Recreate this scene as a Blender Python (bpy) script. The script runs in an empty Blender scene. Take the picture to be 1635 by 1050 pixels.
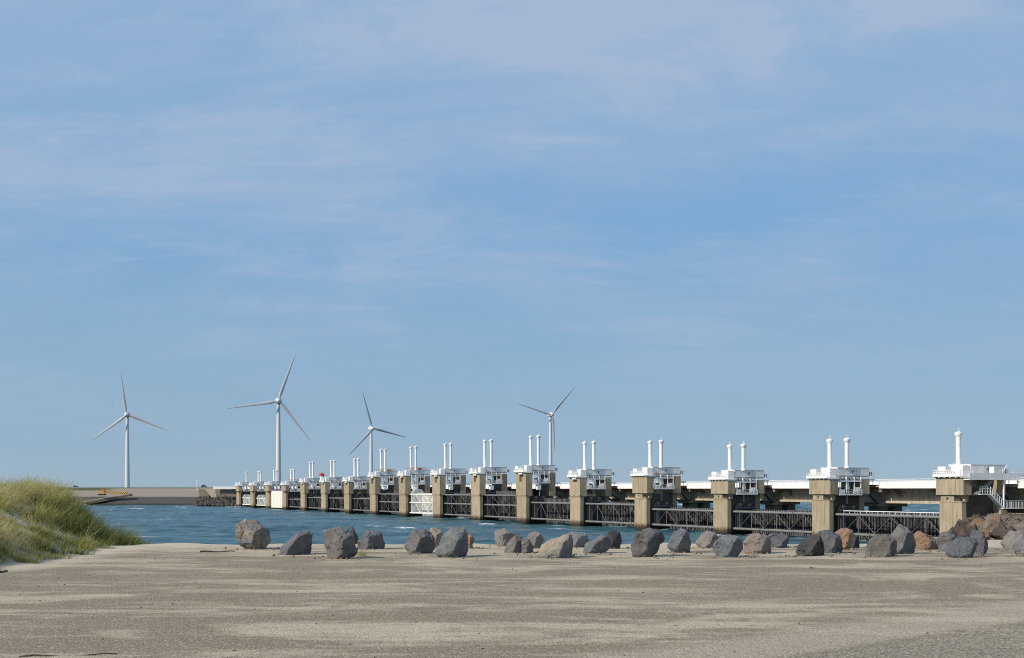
import bpy, bmesh, math, random
import numpy as np
from mathutils import Vector, Matrix, noise as mnoise

R = math.radians
C = bpy.context.scene.collection
scene = bpy.context.scene

# ------------------------------------------------------------------ camera
EYE = 12.85            # eye above the water (water is z = 0)
GZ = EYE - 1.65        # gravel lot
FPX = 2000.0           # focal length in pixels of the 1635 px wide photograph
cam_d = bpy.data.cameras.new('camera')
cam = bpy.data.objects.new('camera', cam_d)
C.objects.link(cam)
cam.location = (0, 0, EYE)
cam.rotation_euler = (R(90), 0, 0)
cam_d.sensor_width = 36.0
cam_d.lens = 36.0 * FPX / 1635.0
cam_d.shift_y = (781.0 - 525.0) / 1635.0
cam_d.clip_start = 0.1
cam_d.clip_end = 60000
scene.camera = cam

# ------------------------------------------------------------------ sky and sun
SUN_EL = 33.0
SUN_DIR = Vector((-0.84, -0.54, 0)).normalized()      # horizontal direction towards the sun
to_sun = Vector((SUN_DIR.x * math.cos(R(SUN_EL)), SUN_DIR.y * math.cos(R(SUN_EL)), math.sin(R(SUN_EL))))
sun_d = bpy.data.lights.new('sun', 'SUN')
sun_d.energy = 4.4
sun_d.angle = R(0.5)
sun_d.color = (1.0, 0.90, 0.76)
sun = bpy.data.objects.new('sun', sun_d)
C.objects.link(sun)
sun.rotation_euler = to_sun.to_track_quat('Z', 'Y').to_euler()
sun.location = (-60, -40, 60)

world = bpy.data.worlds.new('World')
scene.world = world
world.use_nodes = True
wt = world.node_tree
wt.nodes.clear()
wo = wt.nodes.new('ShaderNodeOutputWorld')
bg = wt.nodes.new('ShaderNodeBackground')
bg.inputs['Strength'].default_value = 0.11
sky = wt.nodes.new('ShaderNodeTexSky')
sky.sky_type = 'NISHITA'
sky.sun_disc = False
sky.sun_elevation = R(SUN_EL)
sky.sun_rotation = math.atan2(SUN_DIR.x, SUN_DIR.y)
sky.altitude = 0
sky.air_density = 0.7
sky.dust_density = 0.25
sky.ozone_density = 4.0


def wn(t, **kw):
    n = wt.nodes.new(t)
    for k, v in kw.items():
        setattr(n, k, v)
    return n


def wmath(op, a, b=None, clamp=False):
    n = wn('ShaderNodeMath', operation=op, use_clamp=clamp)
    for i, v in enumerate((a, b)):
        if v is None:
            continue
        if isinstance(v, (int, float)):
            n.inputs[i].default_value = v
        else:
            wt.links.new(v, n.inputs[i])
    return n.outputs[0]


tc = wn('ShaderNodeTexCoord')
sep = wn('ShaderNodeSeparateXYZ')
wt.links.new(tc.outputs['Generated'], sep.inputs[0])
den = wmath('ADD', wmath('MAXIMUM', sep.outputs[2], 0.0), 0.17)
px = wmath('DIVIDE', sep.outputs[0], den)
py = wmath('DIVIDE', sep.outputs[1], den)
comb = wn('ShaderNodeCombineXYZ')
wt.links.new(px, comb.inputs[0]); wt.links.new(py, comb.inputs[1])


def wnoise(scale, sx, sy, rot, det, rough, dist, off):
    mp = wn('ShaderNodeMapping')
    mp.inputs['Scale'].default_value = (sx, sy, 1)
    mp.inputs['Rotation'].default_value = (0, 0, rot)
    mp.inputs['Location'].default_value = (off, off * .7, 0)
    wt.links.new(comb.outputs[0], mp.inputs[0])
    n = wn('ShaderNodeTexNoise')
    n.inputs['Scale'].default_value = scale
    n.inputs['Detail'].default_value = det
    n.inputs['Roughness'].default_value = rough
    n.inputs['Distortion'].default_value = dist
    wt.links.new(mp.outputs[0], n.inputs['Vector'])
    return n.outputs['Fac']


def wramp(v, a, b):
    m = wn('ShaderNodeMapRange', interpolation_type='SMOOTHSTEP')
    m.inputs['From Min'].default_value = a
    m.inputs['From Max'].default_value = b
    wt.links.new(v, m.inputs['Value'])
    return m.outputs[0]


cl1 = wramp(wnoise(0.75, 1.0, 1.15, 0.30, 9, 0.60, 0.8, 3.1), 0.34, 0.62)
cl2 = wramp(wnoise(2.6, 0.7, 1.4, 0.22, 10, 0.64, 0.7, 9.7), 0.36, 0.70)
cl3 = wramp(wnoise(7.5, 0.55, 1.4, -0.12, 9, 0.66, 0.6, 5.3), 0.42, 0.74)
cl = wmath('MULTIPLY', cl1, wmath('ADD', wmath('MULTIPLY', cl2, .65), .35))
cl = wmath('ADD', cl, wmath('MULTIPLY', wmath('MULTIPLY', cl3, wmath('ADD', wmath('MULTIPLY', cl2, .7), .3)), .5), True)
bn = wnoise(0.9, 0.8, 1.1, 0.2, 7, 0.6, 0.9, 13.3)
bank = wmath('MULTIPLY', wramp(wmath('ADD', sep.outputs[2], wmath('MULTIPLY', wmath('SUBTRACT', bn, .5), .24)), .20, .30),
             wramp(wmath('ADD', sep.outputs[0], wmath('MULTIPLY', wmath('SUBTRACT', bn, .5), .35)), -.10, .12))
fade = wramp(sep.outputs[2], 0.05, 0.20)
cl = wmath('MULTIPLY', cl, wmath('ADD', wmath('MULTIPLY', fade, .55), .34), True)
cl = wmath('ADD', cl, wmath('MULTIPLY', bank, wmath('ADD', wmath('MULTIPLY', cl2, .38), .34)), True)
# thin high haze over the clear sky, thickest low down
ramp = wn('ShaderNodeValToRGB')
re_ = ramp.color_ramp
re_.elements[0].position = 0.0; re_.elements[0].color = (0.318, 0.438, 0.540, 1)
re_.elements[1].position = 1.0; re_.elements[1].color = (0.16, 0.31, 0.58, 1)
for pos, c in ((0.03, (0.292, 0.428, 0.560)), (0.10, (0.262, 0.432, 0.590)), (0.19, (0.212, 0.415, 0.655)), (0.36, (0.212, 0.412, 0.672)), (0.6, (0.19, 0.35, 0.63))):
    e = re_.elements.new(pos); e.color = (*c, 1)
wt.links.new(wmath('MAXIMUM', sep.outputs[2], 0.0), ramp.inputs[0])
veil = wn('ShaderNodeVectorMath', operation='SCALE')
wt.links.new(ramp.outputs[0], veil.inputs[0]); veil.inputs[3].default_value = 1 / 0.11
hz_f = wmath('SUBTRACT', 0.9, wmath('MULTIPLY', wramp(sep.outputs[2], .35, 1.0), .45))
vm = wn('ShaderNodeMix', data_type='RGBA')
wt.links.new(hz_f, vm.inputs[0]); wt.links.new(sky.outputs[0], vm.inputs[6]); wt.links.new(veil.outputs[0], vm.inputs[7])
cm = wn('ShaderNodeMix', data_type='RGBA')
wt.links.new(cl, cm.inputs[0])
wt.links.new(vm.outputs[2], cm.inputs[6])
cm.inputs[7].default_value = (0.365 / .11, 0.480 / .11, 0.665 / .11, 1)
wt.links.new(cm.outputs[2], bg.inputs['Color'])
wt.links.new(bg.outputs[0], wo.inputs['Surface'])

vs = scene.view_settings
vs.view_transform = 'Standard'
vs.look = 'None'
vs.exposure = 0.0
vs.gamma = 1.0
vs.use_curve_mapping = False
scene.cycles.filter_width = 1.0
scene.cycles.use_denoising = False

# ------------------------------------------------------------------ materials
MATS = {}


class NT:
    """small helper round a material's node tree"""

    def __init__(self, name):
        self.m = bpy.data.materials.new(name)
        self.m.use_nodes = True
        self.t = self.m.node_tree
        self.b = self.t.nodes['Principled BSDF']

    def n(self, typ, **kw):
        x = self.t.nodes.new(typ)
        for k, v in kw.items():
            setattr(x, k, v)
        return x

    def link(self, a, b):
        self.t.links.new(a, b)

    def put(self, sock, v):
        if isinstance(v, (int, float)):
            sock.default_value = v
        elif isinstance(v, tuple):
            sock.default_value = v if len(v) == 4 or len(sock.default_value) == 3 else (*v, 1)
        else:
            self.link(v, sock)

    def math(self, op, a, b=0.0, clamp=False):
        x = self.n('ShaderNodeMath', operation=op, use_clamp=clamp)
        self.put(x.inputs[0], a); self.put(x.inputs[1], b)
        return x.outputs[0]

    def coord(self, which='Object', scale=(1, 1, 1), rot=(0, 0, 0), loc=(0, 0, 0)):
        tc = self.n('ShaderNodeTexCoord')
        mp = self.n('ShaderNodeMapping')
        mp.inputs['Scale'].default_value = scale
        mp.inputs['Rotation'].default_value = rot
        mp.inputs['Location'].default_value = loc
        self.link(tc.outputs[which], mp.inputs[0])
        return mp.outputs[0]

    def wcoord(self, scale=(1, 1, 1), rot=(0, 0, 0), loc=(0, 0, 0)):
        g = self.n('ShaderNodeNewGeometry')
        mp = self.n('ShaderNodeMapping')
        mp.inputs['Scale'].default_value = scale
        mp.inputs['Rotation'].default_value = rot
        mp.inputs['Location'].default_value = loc
        self.link(g.outputs['Position'], mp.inputs[0])
        return mp.outputs[0]

    def noise(self, vec, scale=1.0, detail=4.0, rough=0.55, dist=0.0):
        x = self.n('ShaderNodeTexNoise')
        x.inputs['Scale'].default_value = scale
        x.inputs['Detail'].default_value = detail
        x.inputs['Roughness'].default_value = rough
        x.inputs['Distortion'].default_value = dist
        self.link(vec, x.inputs['Vector'])
        return x.outputs['Fac']

    def ramp(self, v, a, b, lo=0.0, hi=1.0):
        x = self.n('ShaderNodeMapRange', interpolation_type='SMOOTHSTEP')
        for i, k in enumerate(('From Min', 'From Max', 'To Min', 'To Max')):
            self.put(x.inputs[k], (a, b, lo, hi)[i])
        self.put(x.inputs['Value'], v)
        return x.outputs[0]

    def mix(self, f, a, b, blend='MIX'):
        x = self.n('ShaderNodeMix', data_type='RGBA', blend_type=blend)
        self.put(x.inputs[0], f)
        self.put(x.inputs[6], a); self.put(x.inputs[7], b)
        return x.outputs[2]

    def bump(self, h, strength=0.5, dist=0.05):
        x = self.n('ShaderNodeBump')
        x.inputs['Strength'].default_value = strength
        x.inputs['Distance'].default_value = dist
        self.link(h, x.inputs['Height'])
        self.link(x.outputs[0], self.b.inputs['Normal'])

    def done(self, color, rough=0.8, metal=0.0, spec=None):
        self.put(self.b.inputs['Base Color'], color)
        self.put(self.b.inputs['Roughness'], rough)
        self.b.inputs['Metallic'].default_value = metal
        if spec is not None:
            self.b.inputs['Specular IOR Level'].default_value = spec
        return self.m


def z_of(t):
    g = t.n('ShaderNodeNewGeometry')
    s = t.n('ShaderNodeSeparateXYZ')
    t.link(g.outputs['Position'], s.inputs[0])
    return s.outputs


def concrete_mat(name, c1, c2, tide=True):
    t = NT(name)
    v = t.wcoord()
    big = t.noise(v, 0.35, 5, 0.6)
    streak = t.noise(t.wcoord(scale=(1.1, 1.1, 0.10)), 1.3, 5, 0.6)
    fine = t.noise(v, 4.0, 4, 0.6)
    col = t.mix(t.ramp(big, .35, .68), c1, c2)
    col = t.mix(t.math('MULTIPLY', t.ramp(streak, .48, .68), .7), col, tuple(x * .58 for x in c1))
    col = t.mix(t.math('MULTIPLY', t.ramp(fine, .3, .8), .25), col, tuple(min(1, x * 1.25) for x in c2))
    if tide:     # dark weed and shell band left by the tide
        z = z_of(t)[2]
        edge = t.math('ADD', z, t.math('MULTIPLY', t.noise(t.wcoord(scale=(1, 1, .5)), 1.2, 5, .7), -2.6))
        f = t.ramp(edge, 1.1, -0.2)
        f2 = t.ramp(edge, 0.1, -1.0)
        col = t.mix(t.math('MULTIPLY', f, .92), col, (0.070, 0.046, 0.024))
        col = t.mix(t.math('MULTIPLY', f2, .95), col, (0.014, 0.016, 0.009))
    oi = t.n('ShaderNodeObjectInfo')
    col = t.mix(1.0, col, t.mix(oi.outputs['Random'], (0.86, 0.85, 0.83), (1.0, 1.0, 1.0)), 'MULTIPLY')
    t.bump(fine, .3, .03)
    return t.done(col, .9)


def paint_mat(name, c, dirt=(0.30, 0.27, 0.22), amount=.25, rough=.5, scale=.9):
    t = NT(name)
    n1 = t.noise(t.coord(), scale, 6, .65)
    n2 = t.noise(t.coord(scale=(1.4, 1.4, .16)), 2.0, 5, .6)
    f = t.math('MULTIPLY', t.ramp(t.math('ADD', n1, t.math('MULTIPLY', n2, .5)), .72, 1.05), amount)
    return t.done(t.mix(f, c, dirt), rough)


M = {}
M['concrete'] = concrete_mat('weathered_concrete', (0.345, 0.282, 0.185), (0.41, 0.343, 0.240))
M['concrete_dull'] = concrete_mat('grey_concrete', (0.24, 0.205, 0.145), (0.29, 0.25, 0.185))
M['concrete_far'] = concrete_mat('pale_concrete', (0.45, 0.39, 0.29), (0.52, 0.46, 0.36), False)
M['concrete_shaded'] = concrete_mat('shaded_slot_concrete', (0.085, 0.075, 0.06), (0.12, 0.105, 0.08))  # slot shadow put into the colour, far darker than the other concrete
M['white'] = paint_mat('white_paint', (0.84, 0.84, 0.82), amount=.35)
M['white_panel'] = paint_mat('off_white_panel', (0.78, 0.79, 0.76), amount=.4)
M['tower_white'] = paint_mat('turbine_white', (0.62, 0.64, 0.66), (0.5, 0.5, 0.5), .15, .4, .05)
M['steel_dark'] = paint_mat('dark_gate_steel', (0.030, 0.032, 0.036), (0.09, 0.075, 0.06), .6, .6)
M['steel_black'] = paint_mat('black_gate_plate', (0.018, 0.020, 0.024), (0.05, 0.045, 0.04), .5, .55)
M['steel_rib'] = paint_mat('grey_gate_rib', (0.115, 0.110, 0.108), (0.015, 0.014, 0.013), .95, .6, .8)
def rib_mat():
    t = NT('streaked_gate_rib')
    a = t.noise(t.coord(scale=(2.2, 1, .25)), 1.0, 3, .6)
    b = t.noise(t.coord(scale=(1, 1, 1)), .7, 6, .7)
    f = t.math('ADD', t.math('MULTIPLY', a, .7), t.math('MULTIPLY', b, .5))
    return t.done(t.mix(t.ramp(f, .50, .74), (0.013, 0.013, 0.015), (0.150, 0.145, 0.140)), .6)


M['steel_rib'] = rib_mat()
M['steel_brace'] = paint_mat('brace_steel', (0.078, 0.077, 0.076), (0.03, 0.028, 0.026), .7, .6, .6)
M['steel_grey'] = paint_mat('grey_gate_pipe', (0.20, 0.195, 0.185), (0.05, 0.045, 0.04), .75, .55, .6)
M['steel_panel'] = paint_mat('grey_gate_panel', (0.085, 0.088, 0.09), (0.04, 0.04, 0.038), .5, .6)
M['gate_white'] = paint_mat('white_gate_paint', (0.76, 0.75, 0.71), (0.45, 0.42, 0.36), .35, .55)
M['tarp'] = paint_mat('white_tarpaulin', (0.80, 0.77, 0.70), (0.6, 0.58, 0.52), .3, .7)
M['purple'] = paint_mat('violet_tarpaulin', (0.11, 0.09, 0.20), amount=.1)
M['grey_paint'] = paint_mat('grey_paint', (0.30, 0.31, 0.31), amount=.3)
M['asphalt'] = paint_mat('asphalt', (0.06, 0.06, 0.06), (0.1, 0.1, 0.09), .5, .9)
M['yellow'] = paint_mat('yellow_paint', (0.52, 0.32, 0.09), (0.3, 0.2, 0.08), .4)
M['orange'] = paint_mat('orange_paint', (0.50, 0.13, 0.04), amount=.2)
M['red'] = paint_mat('red_paint', (0.45, 0.05, 0.035), amount=.15)
M['blue'] = paint_mat('dark_blue_paint', (0.03, 0.06, 0.17), amount=.15)
M['car_dark'] = paint_mat('dark_car_paint', (0.03, 0.035, 0.05), amount=.1, rough=.3)
M['tyre'] = paint_mat('rubber', (0.02, 0.02, 0.02), amount=.2, rough=.9)
M['glass'] = paint_mat('dark_glass', (0.02, 0.03, 0.035), amount=.05, rough=.1)
M['blade'] = paint_mat('blade_grey', (0.44, 0.46, 0.485), (0.3, 0.3, 0.3), .1, .4, .05)
M['drift'] = paint_mat('driftwood', (0.06, 0.05, 0.042), (0.14, 0.12, 0.1), .6, .9, 6)


def rock_mat(name, c1, c2, seed, amt=.5, lichen=0.0, moss=(0.22, 0.20, 0.13)):
    t = NT(name)
    o = (seed * 3.17 % 50, seed * 7.31 % 50, seed * 1.77 % 50)
    v = t.coord(loc=o)
    big = t.noise(v, 1.6, 5, .6, .4)
    mid = t.noise(v, 7, 6, .68)
    fine = t.noise(v, 38, 3, .6)
    col = t.mix(t.math('MULTIPLY', t.ramp(big, .5 - .2 * amt, .72 - .2 * amt), .9), c1, c2)
    col = t.mix(t.math('MULTIPLY', t.ramp(mid, .54, .70), .45), col, tuple(x * .42 for x in c1))
    col = t.mix(t.math('MULTIPLY', t.ramp(fine, .35, .75), .3), col, tuple(min(1, x * 1.5) for x in c2))
    if lichen:
        l = t.noise(t.coord(loc=(o[1], o[2], o[0])), 3.5, 6, .7)
        col = t.mix(t.math('MULTIPLY', t.ramp(l, .56, .66), lichen), col, moss)
    h = t.math('ADD', mid, t.math('MULTIPLY', fine, .35))
    t.bump(h, .75, .05)
    return t.done(col, .88, spec=.3)


# ------------------------------------------------------------------ mesh helpers
class MB:
    def __init__(self):
        self.v = []
        self.f = []

    def box(self, x0, x1, y0, y1, z0, z1):
        n = len(self.v)
        self.v += [(x0, y0, z0), (x1, y0, z0), (x1, y1, z0), (x0, y1, z0), (x0, y0, z1), (x1, y0, z1), (x1, y1, z1), (x0, y1, z1)]
        self.f += [tuple(n + i for i in q) for q in ((0, 3, 2, 1), (4, 5, 6, 7), (0, 1, 5, 4), (1, 2, 6, 5), (2, 3, 7, 6), (3, 0, 4, 7))]
        return self

    def cbox(self, x0, x1, y0, y1, z0, z1, c):
        """box with chamfered vertical edges"""
        return self.prism([(x0 + c, y0), (x1 - c, y0), (x1, y0 + c), (x1, y1 - c), (x1 - c, y1), (x0 + c, y1), (x0, y1 - c), (x0, y0 + c)], z0, z1)

    def prism(self, poly, z0, z1):
        n = len(self.v); k = len(poly)
        self.v += [(x, y, z0) for x, y in poly] + [(x, y, z1) for x, y in poly]
        self.f += [tuple(n + k - 1 - i for i in range(k)), tuple(n + k + i for i in range(k))]
        self.f += [(n + i, n + (i + 1) % k, n + k + (i + 1) % k, n + k + i) for i in range(k)]
        return self

    def extrude_x(self, poly, x0, x1):
        n = len(self.v); k = len(poly)
        self.v += [(x0, y, z) for y, z in poly] + [(x1, y, z) for y, z in poly]
        self.f += [tuple(n + k - 1 - i for i in range(k)), tuple(n + k + i for i in range(k))]
        self.f += [(n + i, n + (i + 1) % k, n + k + (i + 1) % k, n + k + i) for i in range(k)]
        return self

    def tube(self, a, b, r0, r1=None, k=10):
        a, b = Vector(a), Vector(b)
        r1 = r0 if r1 is None else r1
        d = (b - a).normalized()
        s = d.orthogonal().normalized(); t = d.cross(s)
        n = len(self.v)
        for p, r in ((a, r0), (b, r1)):
            for i in range(k):
                w = 2 * math.pi * i / k
                self.v.append(tuple(p + s * (r * math.cos(w)) + t * (r * math.sin(w))))
        self.f += [(n + i, n + (i + 1) % k, n + k + (i + 1) % k, n + k + i) for i in range(k)]
        self.f += [tuple(n + k - 1 - i for i in range(k)), tuple(n + k + i for i in range(k))]
        return self

    def lathe(self, prof, c=(0, 0), k=14):
        n = len(self.v); m = len(prof)
        for r, z in prof:
            for i in range(k):
                w = 2 * math.pi * i / k
                self.v.append((c[0] + r * math.cos(w), c[1] + r * math.sin(w), z))
        for j in range(m - 1):
            for i in range(k):
                self.f.append((n + j * k + i, n + j * k + (i + 1) % k, n + (j + 1) * k + (i + 1) % k, n + (j + 1) * k + i))
        self.f += [tuple(n + k - 1 - i for i in range(k)), tuple(n + (m - 1) * k + i for i in range(k))]
        return self

    def bar(self, a, b, w):
        """square bar"""
        return self.tube(a, b, w * .7071, k=4)

    def build(self, name, mat, parent=None, smooth=False, bevel=0.0):
        me = bpy.data.meshes.new(name)
        me.from_pydata([tuple(p) for p in self.v], [], self.f)
        me.update()
        if smooth:
            me.shade_smooth()
            me.set_sharp_from_angle(angle=R(40))
        me.materials.append(mat)
        o = bpy.data.objects.new(name, me)
        C.objects.link(o)
        if parent is not None:
            o.parent = parent
        return o


def tag(o, label=None, cat=None, group=None, kind=None):
    for k, v in (('label', label), ('category', cat), ('group', group), ('kind', kind)):
        if v:
            o[k] = v
    return o


def empty(name, loc=(0, 0, 0), rz=0.0):
    o = bpy.data.objects.new(name, None)
    o.empty_display_size = .5
    C.objects.link(o)
    o.location = loc
    o.rotation_euler = (0, 0, rz)
    return o


def rail_run(mb, pts, h=1.1, post=2.0, r=.05, rails=(1.0, .66, .33)):
    """railing along a polyline of 3-D points"""
    for a, b in zip(pts[:-1], pts[1:]):
        a, b = Vector(a), Vector(b)
        L = (b - a).length
        n = max(1, int(round(L / post)))
        for i in range(n + 1):
            p = a.lerp(b, i / n)
            mb.tube(p, p + Vector((0, 0, h)), r, k=4)
        for q in rails:
            mb.tube(a + Vector((0, 0, h * q)), b + Vector((0, 0, h * q)), r * .9, k=4)


def ground_at(x, y, z=GZ):
    """a point of level z seen at photograph pixel (x, y)"""
    d = FPX * (EYE - z) / (y - 781.0)
    return Vector(((x - 817.5) / FPX * d, d, z))


def at_depth(x, y, d):
    return Vector(((x - 817.5) / FPX * d, d, EYE - (y - 781.0) * d / FPX))


# ------------------------------------------------------------------ terrain: gravel lot, dune, embankment
rng = np.random.default_rng(7)


def sm(e0, e1, x):
    t = np.clip((x - e0) / (e1 - e0), 0, 1)
    return t * t * (3 - 2 * t)


def vnoise(x, y, seed=0, octs=4, lac=2.0, gain=.5):
    """cheap smooth value noise, vectorised, about -1..1"""
    out = np.zeros_like(x, dtype=float); a = 1.0; tot = 0
    for o in range(octs):
        xi = np.floor(x).astype(np.int64); yi = np.floor(y).astype(np.int64)
        fx = x - xi; fy = y - yi
        fx = fx * fx * (3 - 2 * fx); fy = fy * fy * (3 - 2 * fy)

        def h(i, j):
            n = (i * 374761393 + j * 668265263 + (seed + o * 101) * 982451653) & 0x7fffffff
            n = ((n ^ (n >> 13)) * 1274126177) & 0x7fffffff
            return ((n ^ (n >> 16)) & 0xffff) / 32767.5 - 1
        v = (h(xi, yi) * (1 - fx) + h(xi + 1, yi) * fx) * (1 - fy) + (h(xi, yi + 1) * (1 - fx) + h(xi + 1, yi + 1) * fx) * fy
        out += a * v; tot += a
        a *= gain; x = x * lac + 17.3; y = y * lac - 9.1
    return out / tot


def dune_s(X, Y):
    return -10.8 - X - .75 * sm(31, 36, Y) + 0.35 * vnoise(X * .45, Y * .45, 3, 3)


def dune_h(X, Y):
    s = dune_s(X, Y)
    h = 1.34 * sm(0.0, 3.2, s) + 0.16 * vnoise(X * .55, Y * .55, 5, 3) * sm(.3, 1.6, s)
    h += .22 * sm(.4, 1.2, s) * (1 - sm(1.4, 2.4, s)) * sm(31.5, 28.5, Y)
    # blow-out where the bare sand shows
    h -= .18 * np.exp(-(((X + 13.3) / .8) ** 2 + ((Y - 33.2) / 1.6) ** 2))
    return h * sm(18, 23, Y) * (1 - sm(40.2, 43.5, Y))


def land_edge(X):
    """how far away (Y) the lot reaches for each X"""
    e = np.full_like(X, 38.8) + .5 * vnoise(X * .25, X * 0 + 3.3, 8, 3)
    e = e + sm(-12.5, -16, X) * 2.5
    e = np.where(X > 13.4, 39.0 + (X - 13.4) / .405, e)
    return e


def terrain_z(X, Y):
    e = land_edge(X)
    d = Y - e
    perp = np.where(X > 13.4, d * .42, d)
    z = GZ + dune_h(X, Y) + .025 * vnoise(X * .5, Y * .5, 21, 3) + .06 * sm(33, 38, Y) * vnoise(X * .6, Y * .6, 23, 3) * (X < 13)
    z = z - np.clip(perp, 0, None) * np.where(X > 13.4, .8, .42) - .12 * sm(-1.2, .3, perp) - np.clip(Y - 62, 0, 230) * .0215 * (X > 13.4)
    return np.maximum(z, -3.0)


xs = np.unique(np.concatenate([np.linspace(-400, -22, 24), np.linspace(-22, 24, 231), np.linspace(24, 120, 60), np.linspace(120, 600, 20)]))
ys = np.unique(np.concatenate([np.linspace(-300, 6, 22), np.linspace(6, 46, 201), np.linspace(46, 110, 65), np.linspace(110, 420, 40)]))
GX, GY = np.meshgrid(xs, ys)
TZ = terrain_z(GX, GY)
nx, ny = len(xs), len(ys)


def grid_mesh(name, P, nx, ny, mat, smooth=True):
    me = bpy.data.meshes.new(name)
    idx = np.arange(nx * ny).reshape(ny, nx)
    q = np.stack([idx[:-1, :-1], idx[:-1, 1:], idx[1:, 1:], idx[1:, :-1]], -1).reshape(-1, 4)
    me.vertices.add(len(P)); me.vertices.foreach_set('co', P.astype(np.float32).ravel())
    me.loops.add(q.size); me.loops.foreach_set('vertex_index', q.astype(np.int32).ravel())
    me.polygons.add(len(q)); me.polygons.foreach_set('loop_start', np.arange(0, q.size, 4, dtype=np.int32))
    me.update(); me.validate()
    if smooth:
        me.shade_smooth()
    me.materials.append(mat)
    o = bpy.data.objects.new(name, me)
    C.objects.link(o)
    return o


def lot_mat():
    t = NT('gravel_lot')
    x, y, z = z_of(t)
    # wheel-swept streaks of pale loose grit over dark chippings
    w = t.wcoord(scale=(.26, .42, 1), rot=(0, 0, .25))
    streak = t.noise(w, 1.0, 10, .70, 1.3)
    streak2 = t.noise(t.wcoord(scale=(.14, .7, 1), rot=(0, 0, -.10), loc=(4, 2, 0)), 1.3, 10, .70, .9)
    patch = t.noise(t.wcoord(scale=(.5, .8, 1)), .55, 5, .6, .5)
    s = t.math('ADD', t.math('MULTIPLY', streak, .6), t.math('MULTIPLY', streak2, .5))
    s = t.math('ADD', s, t.math('MULTIPLY', patch, .34))
    far = t.ramp(y, 22, 37)
    f = t.ramp(t.math('ADD', s, t.math('MULTIPLY', far, .07)), .68, .84)
    grit = t.noise(t.wcoord(), 26, 3, .75)
    vor = t.n('ShaderNodeTexVoronoi')
    vor.inputs['Scale'].default_value = 40
    t.link(t.wcoord(), vor.inputs['Vector'])
    f = t.math('ADD', f, t.math('MULTIPLY', t.math('SUBTRACT', grit, .5), .8), True)
    col = t.mix(f, (0.238, 0.200, 0.145), (0.47, 0.405, 0.295))
    # pale strip and a coarser patch of chippings, front right
    lin = t.math('ADD', t.math('ADD', y, t.math('MULTIPLY', x, -.92)), t.math('MULTIPLY', patch, .5))
    band = t.math('MULTIPLY', t.ramp(lin, 10.0, 10.25), t.ramp(lin, 12.4, 11.3))
    col = t.mix(t.math('MULTIPLY', band, .6), col, (0.45, 0.395, 0.30))
    coarse = t.ramp(t.math('ADD', lin, t.math('MULTIPLY', t.math('SUBTRACT', grit, .5), 1.2)), 10.5, 9.7)
    cc = t.mix(t.ramp(grit, .42, .62), (0.15, 0.13, 0.10), (0.42, 0.37, 0.29))
    col = t.mix(t.math('MULTIPLY', coarse, .75), col, cc)
    # single stones, light and dark
    sc = t.n('ShaderNodeSeparateColor'); t.link(vor.outputs['Color'], sc.inputs[0])
    col = t.mix(t.math('MULTIPLY', t.ramp(sc.outputs[0], .70, .98), .38), col, (0.66, 0.60, 0.48))
    col = t.mix(t.math('MULTIPLY', t.ramp(sc.outputs[1], .78, .98), .38), col, (0.055, 0.048, 0.04))
    # sand blown against the dune foot and along the far edge
    sandn = t.noise(t.wcoord(scale=(.6, 1, 1)), .9, 5, .6)
    edge = t.ramp(t.math('ADD', y, t.math('MULTIPLY', sandn, 5)), 37.2, 40.0)
    foot = t.ramp(t.math('ADD', x, t.math('MULTIPLY', sandn, 2.0)), -8.4, -9.9)
    sand = t.math('MAXIMUM', t.math('MULTIPLY', edge, .85), t.math('MULTIPLY', foot, t.ramp(y, 20, 26)))
    col = t.mix(t.math('MULTIPLY', sand, .85), col, (0.56, 0.49, 0.385))
    # the slope down to the water is dark rubble
    col = t.mix(t.ramp(z, GZ - .35, GZ - .8), col, (0.09, 0.08, 0.07))
    h = t.math('ADD', t.math('MULTIPLY', vor.outputs['Distance'], -.6), t.math('MULTIPLY', grit, 1.0))
    t.bump(h, .6, .025)
    return t.done(col, .95, spec=.08)


lot = grid_mesh('gravel_ground', np.stack([GX, GY, TZ], -1).reshape(-1, 3), nx, ny, lot_mat())
tag(lot, kind='structure')

# ------------------------------------------------------------------ water
def water_mat():
    t = NT('sea_water')
    at = t.n('ShaderNodeAttribute', attribute_name='foam')
    v = t.wcoord(scale=(.55, 1.0, 1), rot=(0, 0, .3))
    n1 = t.noise(v, .8, 5, .6)
    n2 = t.noise(t.wcoord(scale=(.02, .035, 1), rot=(0, 0, .2)), 1.0, 4, .6)
    base = t.mix(t.ramp(n2, .35, .65), (0.012, 0.060, 0.088), (0.045, 0.118, 0.125))
    foam = t.math('MULTIPLY', at.outputs['Fac'], t.ramp(n1, .38, .55))
    col = t.mix(foam, base, (0.75, 0.80, 0.82))
    t.bump(n1, .9, .5)
    m = t.done(col, t.math('ADD', .22, t.math('MULTIPLY', foam, .5)))
    t.b.inputs['IOR'].default_value = 1.33
    t.b.inputs['Specular IOR Level'].default_value = .35
    return m


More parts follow.
